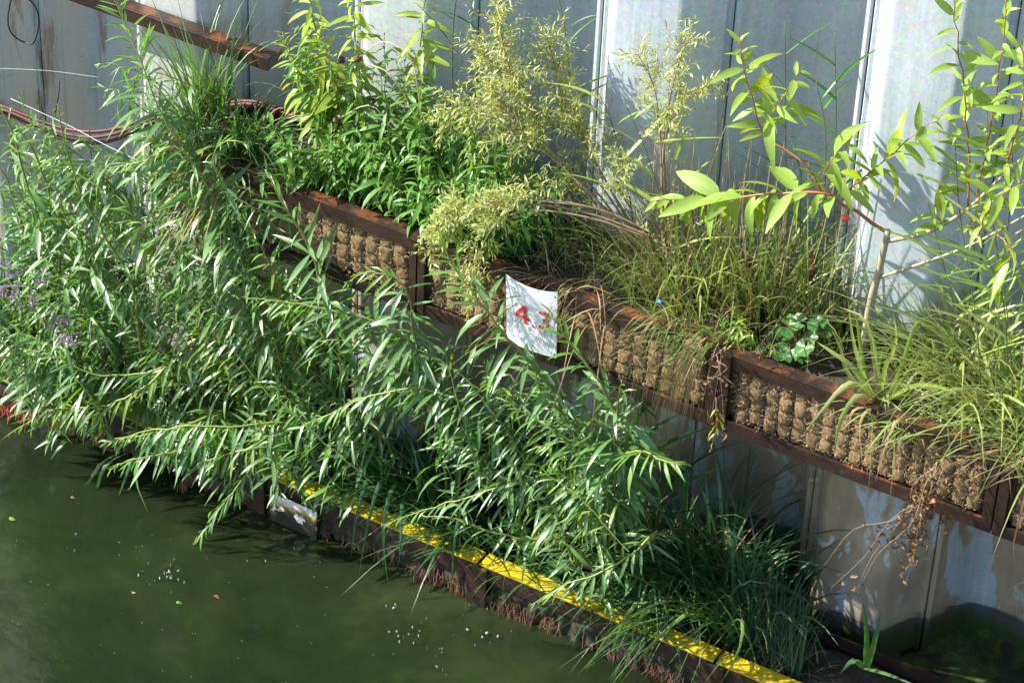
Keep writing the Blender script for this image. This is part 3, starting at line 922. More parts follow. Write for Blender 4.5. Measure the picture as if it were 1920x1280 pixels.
def osier(x, y, label, shoots, fills, seed):
    """shoots: traced leader shoots; fills: (count, px box, depth range) smaller shoots of the same shrub"""
    global rng
    rng = random.Random(seed)
    pl = Plant('osier_willow', label, 'willow', (x, y, LS), 'osier willows in the lower troughs')
    base = np.array([x, y, LS])
    for sh in shoots:
        opt = {}
        if isinstance(sh[-1], dict): opt = sh[-1]; sh = sh[:-1]
        pts = P(*sh)
        if opt.pop('rooted', True): pts = [base + np.array([rng.uniform(-.05, .05), rng.uniform(-.05, .05), -.02])] + pts
        kw = dict(r0=rng.uniform(.006, .0095), L=.17, n=40, mk='osier', tipmk='osier_young', stem='stem_green', start=.3, single=True, comb=True, wob=.22, bend=(-.10, -.06, 0))
        opt['L'] = opt.get('L', .17) * 1.0
        if 'n' in opt: opt['n'] = int(opt['n'] * 1.5)
        kw.update(opt); kw['grav'] = kw.get('grav', .55) * .8
        if rng.random() < .12: kw['mk'] = 'osier_yellow'
        shoot(pl, pts, **kw)
    for cnt, (xa, ya, xb, yb), (d0, d1), dirx in fills:
        for _ in range(max(3, int(cnt * (1.15 if x < -.9 else .85)))):
            tx = rng.uniform(xa, xb); ty = ya + (yb - ya) * rng.random()
            dy = rng.uniform(d0, d1)
            tip = at(tx, ty, Y=dy)
            ln = rng.uniform(.30, .62)
            d = nz(np.array([.55 * dirx, .30, -.62]) + nrng.normal(0, .22, 3))
            b0 = tip + d * ln
            if b0[2] < LS: b0[2] = LS + rng.uniform(0, .1)
            mid = (tip + b0) / 2 + np.array([0, -.02, .05]) + nrng.normal(0, .02, 3)
            shoot(pl, [b0, mid, tip], r0=.0035, L=rng.uniform(.11, .16), n=rng.randint(24, 34), mk='osier_yellow' if rng.random() < .16 else 'osier', tipmk='osier_young',
                  stem='stem_green', start=.05, joined=True, grav=rng.uniform(.4, .8), comb=rng.random() < .6, bend=(-.12, -.06, -.05))
    pl.done()
    return pl


osier(-2.45, -.55, 'willow at the left edge, white-glinting leaves over the purple flowers', [
    ((60, 500, -.75), (35, 400, -.85), (10, 330, -.9), (-25, 280, -.9)),
    ((120, 560, -.8), (90, 470, -.9), (60, 395, -.95), (20, 350, -1.0)),
    ((-20, 560, -.8), (-40, 450, -.9), (-60, 380, -.95)),
    ((80, 480, -.8), (50, 340, -.92), (20, 240, -.95), (-15, 175, -.95), dict(n=44, L=.19)),
    ((110, 520, -.8), (100, 400, -.9), (70, 300, -.95), (30, 235, -.97), dict(n=40, L=.18)),
], [(16, (-40, 290, 170, 470), (-1.0, -.55), 1), (14, (-60, 430, 200, 600), (-.95, -.5), 1), (10, (0, 600, 190, 690), (-.9, -.5), 1), (12, (-60, 590, 60, 690), (-1.12, -.98), 1), (9, (-10, 640, 120, 720), (-1.1, -.98), 1)], 21)

osier(-1.72, -.52, 'willow second from the left with long leaders reaching up to the hoses', [
    ((240, 640, -.75), (190, 540, -.9), (150, 455, -.98), (120, 400, -1.0), (100, 330, -1.0)),
    ((330, 600, -.7), (300, 480, -.85), (215, 375, -.92), (130, 310, -.95), (70, 245, -.95), (35, 180, -.95)),
    ((262, 640, -.85), (250, 540, -.92), (190, 430, -.98), (150, 360, -1.0), (120, 265, -1.0), (108, 195, -1.0), dict(n=26, L=.13)),
], [(18, (90, 380, 330, 560), (-1.0, -.55), 1), (16, (150, 520, 400, 680), (-.95, -.5), 1), (12, (130, 250, 300, 420), (-.95, -.7), 1), (7, (30, 220, 190, 330), (-.95, -.8), 1)], 22)

osier(-1.33, -.58, 'willow whose yellow stemmed shoots arch low over the water at left', [
    ((333, 690, -.85), (262, 733, -.98), (190, 762, -1.05), (100, 768, -1.12), (15, 815, -1.2), dict(n=46, L=.125, grav=.95, start=.35)),
    ((330, 690, -.85), (270, 700, -.92), (180, 702, -1.0), (105, 668, -1.05), (45, 655, -1.08), dict(n=30, L=.13, grav=.7, start=.3)),
    ((420, 770, -.8), (340, 800, -.98), (270, 815, -1.08), (195, 828, -1.16), dict(n=34, L=.16, grav=.9)),
    ((450, 790, -.8), (380, 830, -.98), (310, 850, -1.1), (245, 862, -1.18), (205, 880, -1.2), dict(n=30, L=.19, grav=1.3)),
], [(14, (200, 640, 420, 780), (-.95, -.55), 1), (14, (230, 760, 500, 830), (-1.02, -.7), 1)], 23)

osier(-.98, -.52, 'tall willow with a pale leader standing against the wall at upper left', [
    ((520, 690, -.65), (485, 560, -.8), (415, 400, -.86), (350, 290, -.86), (298, 202, -.86), (262, 110, -.84), (240, 60, -.82), (205, -25, -.8), dict(n=72, L=.22, grav=.45, start=.42)),
    ((500, 640, -.7), (440, 450, -.85), (370, 320, -.93), (325, 275, -.97), (270, 303, -1.02), (205, 315, -1.05), dict(n=46, L=.14, grav=.75, start=.45)),
    ((480, 600, -.75), (450, 430, -.85), (400, 300, -.9), (430, 265, -.92), (470, 275, -.92), dict(n=34, L=.13, start=.5)),
    ((530, 690, -.7), (470, 560, -.8), (380, 490, -.9), (290, 437, -.96), (225, 375, -1.0), dict(n=40, L=.19, start=.35)),
], [(5, (150, 90, 260, 250), (-.92, -.8), 1), (5, (230, 220, 340, 330), (-.95, -.8), 1), (10, (270, 330, 430, 470), (-.98, -.76), 1), (13, (300, 450, 520, 620), (-.98, -.6), 1), (9, (350, 600, 560, 720), (-.92, -.55), 1)], 24)

osier(-.62, -.55, 'willow with a bright leader crossing the shaded coir trough', [
    ((640, 700, -.75), (612, 570, -.92), (575, 455, -.98), (535, 390, -1.0), (497, 318, -1.0), dict(n=40, L=.215, start=.45, grav=.4)),
    ((560, 700, -.7), (540, 600, -.8), (520, 520, -.9), (480, 450, -.95), (455, 400, -.95), dict(n=34, L=.17)),
    ((500, 800, -.8), (475, 870, -1.0), (430, 930, -1.1), (392, 985, -1.15), (348, 1037, -1.2), dict(n=36, L=.105, start=.35, grav=.55, ang=55)),
    ((560, 800, -.8), (440, 800, -.98), (330, 800, -1.08), (215, 822, -1.15), dict(n=40, L=.17, grav=1.0)),
    ((540, 790, -.75), (490, 830, -.98), (430, 850, -1.05), (370, 870, -1.1), dict(n=30, L=.17, grav=1.1)),
], [(7, (430, 450, 560, 600), (-.98, -.8), 1), (11, (450, 620, 640, 760), (-.92, -.5), 1), (12, (400, 740, 560, 850), (-1.0, -.7), 1)], 25)

osier(.02, -.52, 'willow with two arching leaders below the shaded coir trough', [
    ((860, 800, -.7), (780, 655, -.92), (700, 602, -.98), (620, 582, -1.02), (535, 565, -1.06), (465, 560, -1.1), dict(n=52, L=.19, grav=.85, start=.35)),
    ((880, 830, -.7), (800, 720, -.9), (720, 680, -.97), (655, 640, -1.02), (600, 640, -1.06), dict(n=44, L=.15, grav=.9, start=.35)),
    ((820, 780, -.75), (780, 640, -.9), (760, 540, -.95), (705, 510, -1.0), (645, 530, -1.02), dict(n=40, L=.17, grav=.7, start=.45)),
    ((930, 850, -.75), (890, 770, -.92), (790, 728, -1.02), (690, 745, -1.1), (640, 765, -1.12), (572, 798, -1.16), dict(n=48, L=.15, grav=.75, start=.35)),
], [(9, (600, 590, 760, 720), (-1.0, -.75), 1), (6, (600, 660, 800, 780), (-.92, -.6), 1)], 26)

osier(.42, -.55, 'willow with the bright leader rising beside the white number sign', [
    ((1080, 860, -.75), (1050, 760, -.88), (1000, 685, -.96), (945, 625, -1.0), (895, 562, -1.02), (855, 505, -1.02), (822, 440, -1.02), dict(n=52, L=.215, start=.40, grav=.4)),
    ((1110, 880, -.75), (1080, 800, -.88), (1020, 745, -.94), (1003, 690, -.96), (998, 655, -.96), dict(n=36, L=.10, start=.55, grav=.2)),
    ((1170, 880, -.8), (1060, 822, -.98), (1005, 785, -1.02), (940, 748, -1.06), dict(n=40, L=.17, start=.3, grav=.6)),
    ((1050, 905, -.8), (970, 903, -.98), (880, 932, -1.06), (790, 958, -1.12), (715, 985, -1.15), dict(n=34, L=.12, start=.3, grav=.4)),
    ((1060, 1000, -.8), (1000, 1012, -.95), (920, 995, -1.02), (850, 972, -1.06), (790, 965, -1.08), dict(n=26, L=.10, start=.3, grav=.4)),
], [(6, (790, 640, 950, 750), (-.98, -.85), 1), (9, (760, 700, 940, 820), (-.98, -.7), 1), (10, (840, 770, 1040, 880), (-.98, -.7), 1)], 27)

osier(.82, -.55, 'willow with star-like leaf tufts in front of the shaded wall', [
    ((1175, 850, -.85), (1150, 765, -.95), (1108, 692, -1.0), (1065, 640, -1.02), (1030, 578, -1.02), dict(n=38, L=.19, start=.42, grav=.4)),
    ((1165, 920, -.8), (1152, 860, -.9), (1155, 790, -.96), (1162, 735, -.98), (1165, 712, -.98), dict(n=38, L=.18, start=.35, grav=.3)),
    ((1150, 930, -.8), (1160, 860, -.92), (1200, 845, -1.0), (1245, 862, -1.05), (1278, 872, -1.06), dict(n=34, L=.205, start=.55, grav=.6, ang=75)),
    ((1230, 1000, -.85), (1180, 1040, -1.0), (1120, 1075, -1.08), (1055, 1100, -1.12), (995, 1135, -1.15), dict(n=44, L=.13, start=.3, grav=.5)),
    ((1150, 960, -.8), (1110, 880, -.95), (1060, 830, -1.02), (1000, 840, -1.05), dict(n=34, L=.17, grav=.6)),
], [(5, (990, 690, 1110, 790), (-1.0, -.85), 1), (10, (920, 780, 1070, 900), (-1.0, -.75), 1), (6, (980, 840, 1110, 930), (-1.0, -.8), 1), (3, (1000, 950, 1100, 1040), (-1.0, -.75), 1)], 28)

rng = random.Random(50)


def tuft(name, label, cat, group, mk, c, n, h, w, dry=0, **k):
    pl = Plant(name, label, cat, c, group)
    clump(pl, mk, c, n, h, w, **k)
    if dry: clump(pl, 'dry', c, dry, h * .8, w * .6, **k)
    pl.done(); return pl


# dark sedges of the lower troughs, hanging over the yellow rail
for i, (x, y, n, h, lx, lab) in enumerate((
        (-.42, -.58, 50, .5, -.2, 'dark green sedge tuft behind the white plate'),
        (-.22, -.58, 110, .68, -.25, 'dark sedge tuft behind the yellow rail right of the white plate'),
        (-.02, -.58, 120, .75, -.25, 'dark sedge tuft in the deep shade below the arching willow shoots'),
        (.20, -.62, 90, .60, -.25, 'dark sedge tuft left of the round leaves in the lower trough'),
        (.52, -.64, 60, .42, -.10, 'low sedge tuft right of the brown square post'),
        (.85, -.66, 80, .42, -.15, 'sedge tuft arching over the yellow rail under the low willow branch'),
        (1.15, -.68, 90, .50, -.10, 'sedge tuft with long strap leaves over the right part of the yellow rail'))):
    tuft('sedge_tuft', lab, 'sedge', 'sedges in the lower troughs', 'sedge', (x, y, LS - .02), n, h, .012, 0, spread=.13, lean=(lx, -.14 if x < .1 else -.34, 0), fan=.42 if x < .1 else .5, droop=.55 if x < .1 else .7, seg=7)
for i, (x, y, n, h, lab) in enumerate((
        (-2.5, -.55, 90, .8, 'reed-like grass behind the purple flowers'),
        (-1.9, -.45, 70, .9, 'dark grass standing between the two leftmost willows'),
        (-1.1, -.62, 60, .5, 'grass tuft in the shade behind the yellow rail at left'))):
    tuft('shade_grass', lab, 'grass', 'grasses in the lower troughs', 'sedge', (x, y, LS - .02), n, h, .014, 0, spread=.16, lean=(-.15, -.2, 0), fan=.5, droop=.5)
for i, (x, y, n, h, lab) in enumerate((
        (1.26, -.40, 95, 1.15, 'tall shaded grass with straw culms left of the rushes'),
        (1.50, -.46, 95, 1.05, 'tall shaded grass with straw culms beside the blue-green rushes'),
        (1.02, -.38, 90, 1.1, 'tall shaded grass behind the star-like willow tufts'))):
    pl = tuft('tall_grass', lab, 'grass', 'tall grasses under the upper trough', 'sedge', (x, y, LS - .02), n, h, .014, 40, spread=.19, lean=(-.02, -.1, 0), fan=.5, droop=.5)
    clump(pl, 'reed', (x, y, LS - .02), 50, h * .8, .012, spread=.2, lean=(-.05, -.2, 0), fan=.6, droop=.7); pl.bag = {'reed': pl.bag['reed']}; pl.twigs = {}; pl.done()
for x, y, n, h, lab in ((1.62, -.55, 130, .72, 'blue-green rush tuft with thin upright stems at the trough edge'), (1.78, -.62, 80, .55, 'smaller blue-green rush tuft next to the mossy wall foot')):
    pl = Plant('rush_tuft', lab, 'rush', (x, y, LS - .02), 'rushes in the lower trough')
    clump(pl, 'rush', (x, y, LS - .02), n, h, .0055, spread=.10, fan=.38, droop=.12, lean=(-.06, -.02, 0), seg=4, fold=.9)
    clump(pl, 'grass', (x, y, LS - .02), n // 2, h * .45, .006, spread=.15, fan=.7, droop=.8)
    clump(pl, 'dry', (x, y, LS - .02), n // 5, h * .5, .005, spread=.15, fan=.8, droop=.6)
    pl.done()


def single_blades(name, label, cat, group, mk, blades, w, parts='blade'):
    """plant whose few broad blades are separate parts; blades: traced point lists"""
    b0 = np.array(blades[0][0], float)
    pl = Plant(name, label, cat, tuple(b0), group)
    for pts in blades:
        C = [np.array(c) for c in spline(pts, 9)]
        f = Fol(); f.blade(C, w * rng.uniform(.8, 1.2), np.array([.85, .45, 0]) + nrng.normal(0, .25, 3), .3)
        f.build(parts, M[mk], pl.root, pl.loc)
    return pl


b0 = at(1622, 1252, Y=-.62)
single_blades('iris', 'young iris with two upright green blades at the mossy wall foot', 'iris', None, 'reed',
              [[b0, at(1625, 1190, Y=-.62), at(1618, 1122, Y=-.62)], [b0 + np.array([.01, 0, 0]), at(1640, 1200, Y=-.62), at(1655, 1138, Y=-.62)],
               [b0, at(1600, 1238, Y=-.64), at(1575, 1262, Y=-.68)], [b0, at(1660, 1262, Y=-.64), at(1720, 1285, Y=-.68)]], .028)
# long strap blades hanging over the yellow rail
single_blades('strap_grass', 'long pale strap leaves hanging across the right part of the yellow rail', 'grass', None, 'grass',
              [P(*t) for t in ([(1330, 1150, -.7), (1250, 1125, -.85), (1150, 1180, -.96), (1095, 1262, -.98)], [(1345, 1170, -.7), (1290, 1150, -.85), (1215, 1215, -.96), (1160, 1285, -.98)],
                               [(1320, 1150, -.7), (1200, 1128, -.86), (1155, 1200, -.96), (1148, 1250, -.97)], [(1350, 1180, -.7), (1390, 1160, -.85), (1385, 1220, -.95), (1345, 1290, -.98)],
                               [(1340, 1160, -.7), (1230, 1140, -.86), (1190, 1175, -.93), (1185, 1225, -.95)])], .022)
single_blades('strap_grass', 'two narrow leaves hanging straight down across the middle of the yellow rail', 'grass', None, 'sedge',
              [P(*t) for t in ([(880, 1010, -.65), (862, 970, -.8), (850, 1035, -.9), (846, 1132, -.93)], [(1010, 1080, -.66), (990, 1030, -.8), (983, 1060, -.9), (976, 1108, -.92)])], .020)
single_blades('strap_grass', 'leaves hanging past the yellow rail to the water left of the square post', 'grass', None, 'sedge',
              [P(*t) for t in ([(740, 900, -.6), (715, 900, -.8), (690, 980, -.92), (672, 1082, -.96)], [(760, 905, -.6), (735, 915, -.8), (718, 1000, -.93), (728, 1098, -.95)],
                               [(720, 890, -.6), (690, 900, -.82), (668, 970, -.93), (658, 1045, -.96)], [(770, 920, -.6), (755, 940, -.8), (752, 1000, -.92), (748, 1060, -.94)])], .022)
single_blades('strap_grass', 'narrow leaves trailing into the water at left below the willow shoots', 'grass', None, 'reed',
              [P(*t) for t in ([(300, 800, -.75), (265, 850, -1.0), (255, 900, -1.08), (278, 962, -1.12)], [(290, 810, -.75), (250, 860, -1.0), (232, 905, -1.06), (213, 958, -1.1)],
                               [(240, 840, -.9), (190, 868, -1.05), (165, 905, -1.1), (135, 915, -1.12)], [(260, 840, -.9), (200, 870, -1.06), (180, 920, -1.1), (170, 950, -1.12)])], .018)
# large dark reed leaves under the upper trough
single_blades('reed', 'reed with long dark leaves pointing right below the coir trough', 'reed', None, 'sedge',
              [P(*t) for t in ([(1175, 860, -.62), (1230, 800, -.64), (1320, 755, -.66)], [(1180, 880, -.62), (1250, 830, -.66), (1345, 795, -.68)], [(1170, 840, -.62), (1210, 760, -.64), (1300, 735, -.64)],
                               [(1185, 930, -.62), (1290, 900, -.66), (1400, 860, -.68)], [(1190, 960, -.62), (1280, 960, -.66), (1370, 930, -.68)], [(1180, 940, -.62), (1110, 990, -.7), (1050, 1010, -.75)],
                               [(1185, 960, -.62), (1130, 1005, -.7), (1090, 1045, -.75)])], .034)


def round_leaves(label, spots, r, group):
    p0 = at(*spots[0][:2], Y=spots[0][2]) - np.array([0, 0, .08])
    pl = Plant('marsh_marigold', label, 'marsh marigold', tuple(p0), group)
    for px, py, y, s in spots:
        c = at(px, py, Y=y) - p0
        nrm = nz(np.array([rng.gauss(-.1, .3), -.45 + rng.gauss(0, .25), 1.0])); a = nz(np.cross(nrm, (0, 1, .2))); b = np.cross(nrm, a)
        V = [c]; U = [(.5, .2)]; F = []; n = 15; th0 = rng.uniform(0, 6.28)
        for ring, q in ((1, .55), (2, 1.0)):
            for i in range(n):
                th = th0 + .35 + (2 * math.pi - .7) * i / (n - 1)
                rr = r * s * q * (1 + .05 * math.cos(i * 3.1) * (ring == 2))
                V.append(c + a * rr * math.cos(th) + b * rr * math.sin(th) + nrm * (.16 * rr * q + .004 * math.sin(i * 2.2))); U.append((.5, .2 + .3 * q))
        for i in range(n - 1):
            F.append((0, 1 + i, 2 + i)); F.append((1 + i, 1 + n + i, 2 + n + i, 2 + i))
        mesh_obj('leaf', V, F, M['round'], pl.root, True, uvs=U)
        pl.twig([p0, p0 + c * .5 + np.array([0, 0, -.02]), p0 + c], .003, .002, 'stem_green')
    pl.done()


round_leaves('round scalloped leaves growing by the rusty rail at right', [(1470, 628, -.52, 1.0), (1497, 605, -.48, 1.1), (1535, 606, -.47, 1.2), (1548, 620, -.46, .9), (1463, 660, -.56, 1.1),
             (1487, 668, -.57, .9), (1510, 652, -.54, 1.15), (1506, 672, -.57, .7), (1478, 600, -.45, .8), (1522, 632, -.5, .8)], .040, 'marsh marigolds')
round_leaves('dark round leaves low in the trough behind the square post', [(960, 985, -.6, 1.0), (985, 1010, -.62, 1.2), (1000, 1035, -.64, 1.1), (955, 1020, -.6, 1.0), (1020, 1065, -.66, 1.1), (1045, 1070, -.66, 1.2),
             (930, 1005, -.58, .9), (1030, 1000, -.6, 1.0)], .046, 'marsh marigolds')

# purple loosestrife at the left edge
pl = Plant('purple_loosestrife', 'purple flower spikes at the left edge among the willow leaves', 'flower', tuple(at(60, 700, Y=-.7)))
for tr in ([(60, 690, -.7), (40, 600, -.85), (30, 520, -1.04), (-5, 490, -1.1)], [(90, 690, -.7), (85, 650, -.85), (120, 630, -1.06), (135, 640, -1.1)], [(80, 690, -.7), (70, 600, -.85), (60, 560, -1.05), (88, 515, -1.1)],
           [(60, 690, -.7), (50, 620, -.85), (30, 560, -1.05), (5, 540, -1.1)], [(100, 690, -.7), (110, 640, -.88), (125, 600, -.96), (98, 610, -1.0)]):
    C = shoot(pl, P(*tr), r0=.004, L=.06, n=16, kind='herb', mk='herb', stem='stem_olive', start=.1, joined=True, grav=.2)
    N = len(C)
    for _ in range(80):
        q = C[rng.randrange(int(N * .5), N)] + nrng.normal(0, .014, 3)
        d = nrng.normal(0, 1, 3); pl.leaf('herb', 'bloom', q, d, UP, rng.uniform(.018, .030), None, False, .6)
pl.done()
# red root mat at the left waterline, brown hanging roots
for (px, py, n, mk, lab, ll) in ((15, 770, 260, 'roots_red', 'bright red root mat trailing into the water at left', .16), (348, 905, 60, 'roots_brown', 'brown root strand hanging into the water below the willow', .22)):
    p0 = at(px, py, Y=-.86); rb = MB()
    for _ in range(n):
        sp = .10 if mk == 'roots_red' else .012
        p = np.array([rng.gauss(0, sp), rng.gauss(0, .02), rng.uniform(-.03, .05)])
        d = nz(np.array([rng.gauss(.05, .3 if sp > .05 else .06), -rng.uniform(.1, .9 if sp > .05 else .25), -1.0])); l = rng.uniform(.5, 1) * ll
        rb.tube([p, p + d * l * .5 + nrng.normal(0, .012, 3), p + d * l + np.array([0, -.02, 0])], .0022, .0008, 3, False)
    tag(rb.build('root_mat', M[mk], None, True, p0), lab, 'roots')

# ================================================================== PLANTS: UPPER TROUGHS
rng = random.Random(77)
# upright sedge at the left end
for x, y, n, h, lx, lab in ((-1.38, -.42, 85, .85, .0, 'tall upright sedge at the left end of the upper trough'), (-1.12, -.48, 130, .55, .25, 'arching sedge fountain left of the yellow-green stalks'),
                            (-1.30, -.60, 70, .5, -.1, 'sedge hanging over the left end of the shaded coir trough'), (-.80, -.60, 70, .4, -.1, 'low grass on the rail of the shaded coir trough')):
    tuft('sedge_tuft', lab, 'sedge', 'sedges on the upper troughs', 'reed', (x, y, US - .02), n, h, .011, 20, spread=.10, lean=(lx, -.12, 0), fan=.4, droop=.6 if h < .7 else .35, seg=7)
pl = tuft('dry_grass_tuft', 'withered brown seed heads hanging at the left end of the coir trough', 'grass', None, 'dry', (-1.12, -.66, US - .02), 60, .45, .006, 0, spread=.1, lean=(-.1, -.9, 0), fan=.5, droop=1.3)

# yellow-green leafy stalks
pl = Plant('tall_herb', 'tall yellow-green leafy stalks rising at the top left of centre', 'herb', tuple(at(690, 330, Y=-.4)))
for tr, n, L, mk in (([(690, 340, -.42), (640, 250, -.42), (605, 130, -.42), (580, 0, -.42), (570, -60, -.42)], 60, .13, 'yellow_herb'), ([(700, 340, -.4), (672, 200, -.4), (668, 90, -.4), (660, -60, -.4)], 56, .12, 'yellow_herb'),
                     ([(760, 320, -.35), (775, 200, -.34), (790, 80, -.33), (800, -60, -.33)], 50, .12, 'yellow_herb'), ([(640, 330, -.45), (610, 230, -.47), (560, 150, -.47), (530, 60, -.47)], 46, .11, 'yellow_herb'),
                     ([(700, 330, -.42), (650, 240, -.45), (630, 170, -.47), (600, 60, -.47)], 46, .11, 'yellow_herb')):
    shoot(pl, P(*tr), r0=.006, L=L * 1.15, n=int(n * 1.4), kind='herb', mk=mk, stem='stem_green', start=.15, single=True, grav=.55, ang=65)
pl.done()

# bright green dense herb
herbs = [(.16, .14, 'bright green leafy herb under the feathery willow, right end of the mound'), (-.62, .16, 'bright green leafy herb above the shaded coir, left part of the mound'), (-.34, .17, 'bright green leafy herb mound in the middle over the rail'), (-.06, .17, 'bright green leafy herb mound beside the feathery willow')]
for hx, sp, lab in herbs:
    pl = Plant('leafy_herb', lab, 'herb', (hx, -.45, US - .02), 'bright green herbs on the upper trough')
    for q in range(30):
        b = np.array([hx + rng.uniform(-sp, sp), rng.uniform(-.60, -.26), US - .02]); h = rng.uniform(.24, .62) * (1.3 if b[1] > -.45 else .75)
        ln = np.array([rng.gauss(-.08, .12), -.04 - rng.random() * .10, 0])
        top = b + np.array([0, 0, h]) + ln
        shoot(pl, [b, (b + top) / 2 + np.array([0, 0, .03]), top], r0=.0035, L=rng.uniform(.085, .12), n=int(16 + h * 26), kind='herb', mk='herb', stem='stem_green', start=.12, single=(q >= 16), joined=False if q >= 16 else True,
              grav=.45, ang=66, opposite=True)
    pl.done()


pl = Plant('leafy_herb', 'dark green finely cut herb in the wall corner behind the mound', 'herb', (.22, -.34, US - .02))
for q in range(34):
    b = np.array([.22 + rng.uniform(-.2, .2), rng.uniform(-.5, -.22), US - .02]); top = b + np.array([rng.gauss(0, .1), rng.gauss(-.08, .08), rng.uniform(.15, .42)])
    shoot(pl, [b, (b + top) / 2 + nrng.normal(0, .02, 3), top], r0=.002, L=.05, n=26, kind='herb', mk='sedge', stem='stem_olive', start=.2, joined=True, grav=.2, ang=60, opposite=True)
pl.done()


def feathery(label, stems, ntw, tl, start, seed, leafL=.032, stemmk='stem_brown'):
    global rng
    rng = random.Random(seed)
    s0 = P(*stems[0]); pl = Plant('feathery_willow', label, 'willow', tuple(s0[0]), 'fine-leaved willows on the upper troughs')
    for tr in stems:
        C = spline(P(*tr), 26); pl.stem(C, .0055, .0016, stemmk)
        N = len(C)
        for k in range(ntw):
            s = start + (1 - start) * rng.random() ** .8; i = min(int(s * (N - 1)), N - 2); t = nz(C[i + 1] - C[i])
            d = nz(t * .8 + nrng.normal(0, .75, 3) + np.array([-.1, 0, .2])); l = tl * rng.uniform(.5, 1.25)
            p0 = C[i]; p2 = p0 + d * l; p1 = (p0 + p2) / 2 + nrng.normal(0, .01, 3) + np.array([0, 0, .012])
            shoot(pl, [p0, p1, p2], r0=.0010, L=leafL, n=rng.randint(12, 20), kind='fine', mk='fine', stem='stem_brown' if rng.random() < .6 else 'stem_red', start=.08, joined=True, grav=.05, ang=48, wob=.6)
    pl.done()


feathery('feathery yellow willow fanning out against the wall above the green herbs', [
    [(1225, 520, -.40), (1150, 400, -.40), (1060, 290, -.42), (980, 190, -.42), (945, 90, -.42), (940, 20, -.40)],
    [(1235, 520, -.38), (1170, 410, -.38), (1090, 300, -.38), (1010, 210, -.38), (960, 150, -.38), (900, 100, -.38)],
    [(1225, 515, -.42), (1140, 400, -.44), (1040, 290, -.46), (960, 230, -.48), (880, 210, -.5), (830, 230, -.52)],
    [(1230, 520, -.36), (1180, 420, -.34), (1120, 310, -.33), (1060, 200, -.32), (1040, 120, -.32), (1030, 80, -.32)],
    [(1235, 520, -.38), (1190, 430, -.36), (1130, 330, -.36), (1090, 250, -.36), (1065, 170, -.36)],
    [(1228, 520, -.42), (1130, 390, -.46), (1040, 300, -.48), (990, 260, -.5), (920, 160, -.5)]], 64, .18, .46, 31, .038)
feathery('small feathery willow with bare lower stems in front of the pale steel', [
    [(1245, 520, -.36), (1240, 380, -.36), (1238, 250, -.36), (1225, 160, -.36), (1195, 100, -.36)], [(1250, 520, -.36), (1250, 380, -.35), (1245, 260, -.35), (1262, 160, -.35), (1285, 70, -.35)],
    [(1247, 520, -.36), (1242, 390, -.37), (1246, 270, -.37), (1275, 200, -.37), (1330, 155, -.37)]], 30, .15, .5, 32, .038)
feathery('yellow feathery willow bent down over the rail above the sign', [
    [(1230, 440, -.42), (1130, 395, -.5), (1040, 380, -.6), (960, 378, -.68), (880, 400, -.74), (800, 450, -.8)], [(1225, 445, -.44), (1120, 405, -.52), (1020, 385, -.62), (930, 385, -.72), (850, 420, -.78), (795, 480, -.82)],
    [(1220, 440, -.42), (1110, 390, -.52), (1010, 375, -.62), (900, 385, -.7), (830, 395, -.76)], [(1225, 450, -.44), (1110, 410, -.55), (1000, 395, -.66), (930, 420, -.76), (890, 500, -.82), (880, 560, -.84)]], 44, .13, .48, 33, .038)
feathery('small feathery willow sprig low between bare stems', [[(1200, 520, -.45), (1130, 420, -.46), (1080, 370, -.47), (1060, 335, -.47)], [(1240, 520, -.42), (1200, 420, -.42), (1160, 350, -.42), (1180, 300, -.42)]], 22, .11, .45, 34, .036)

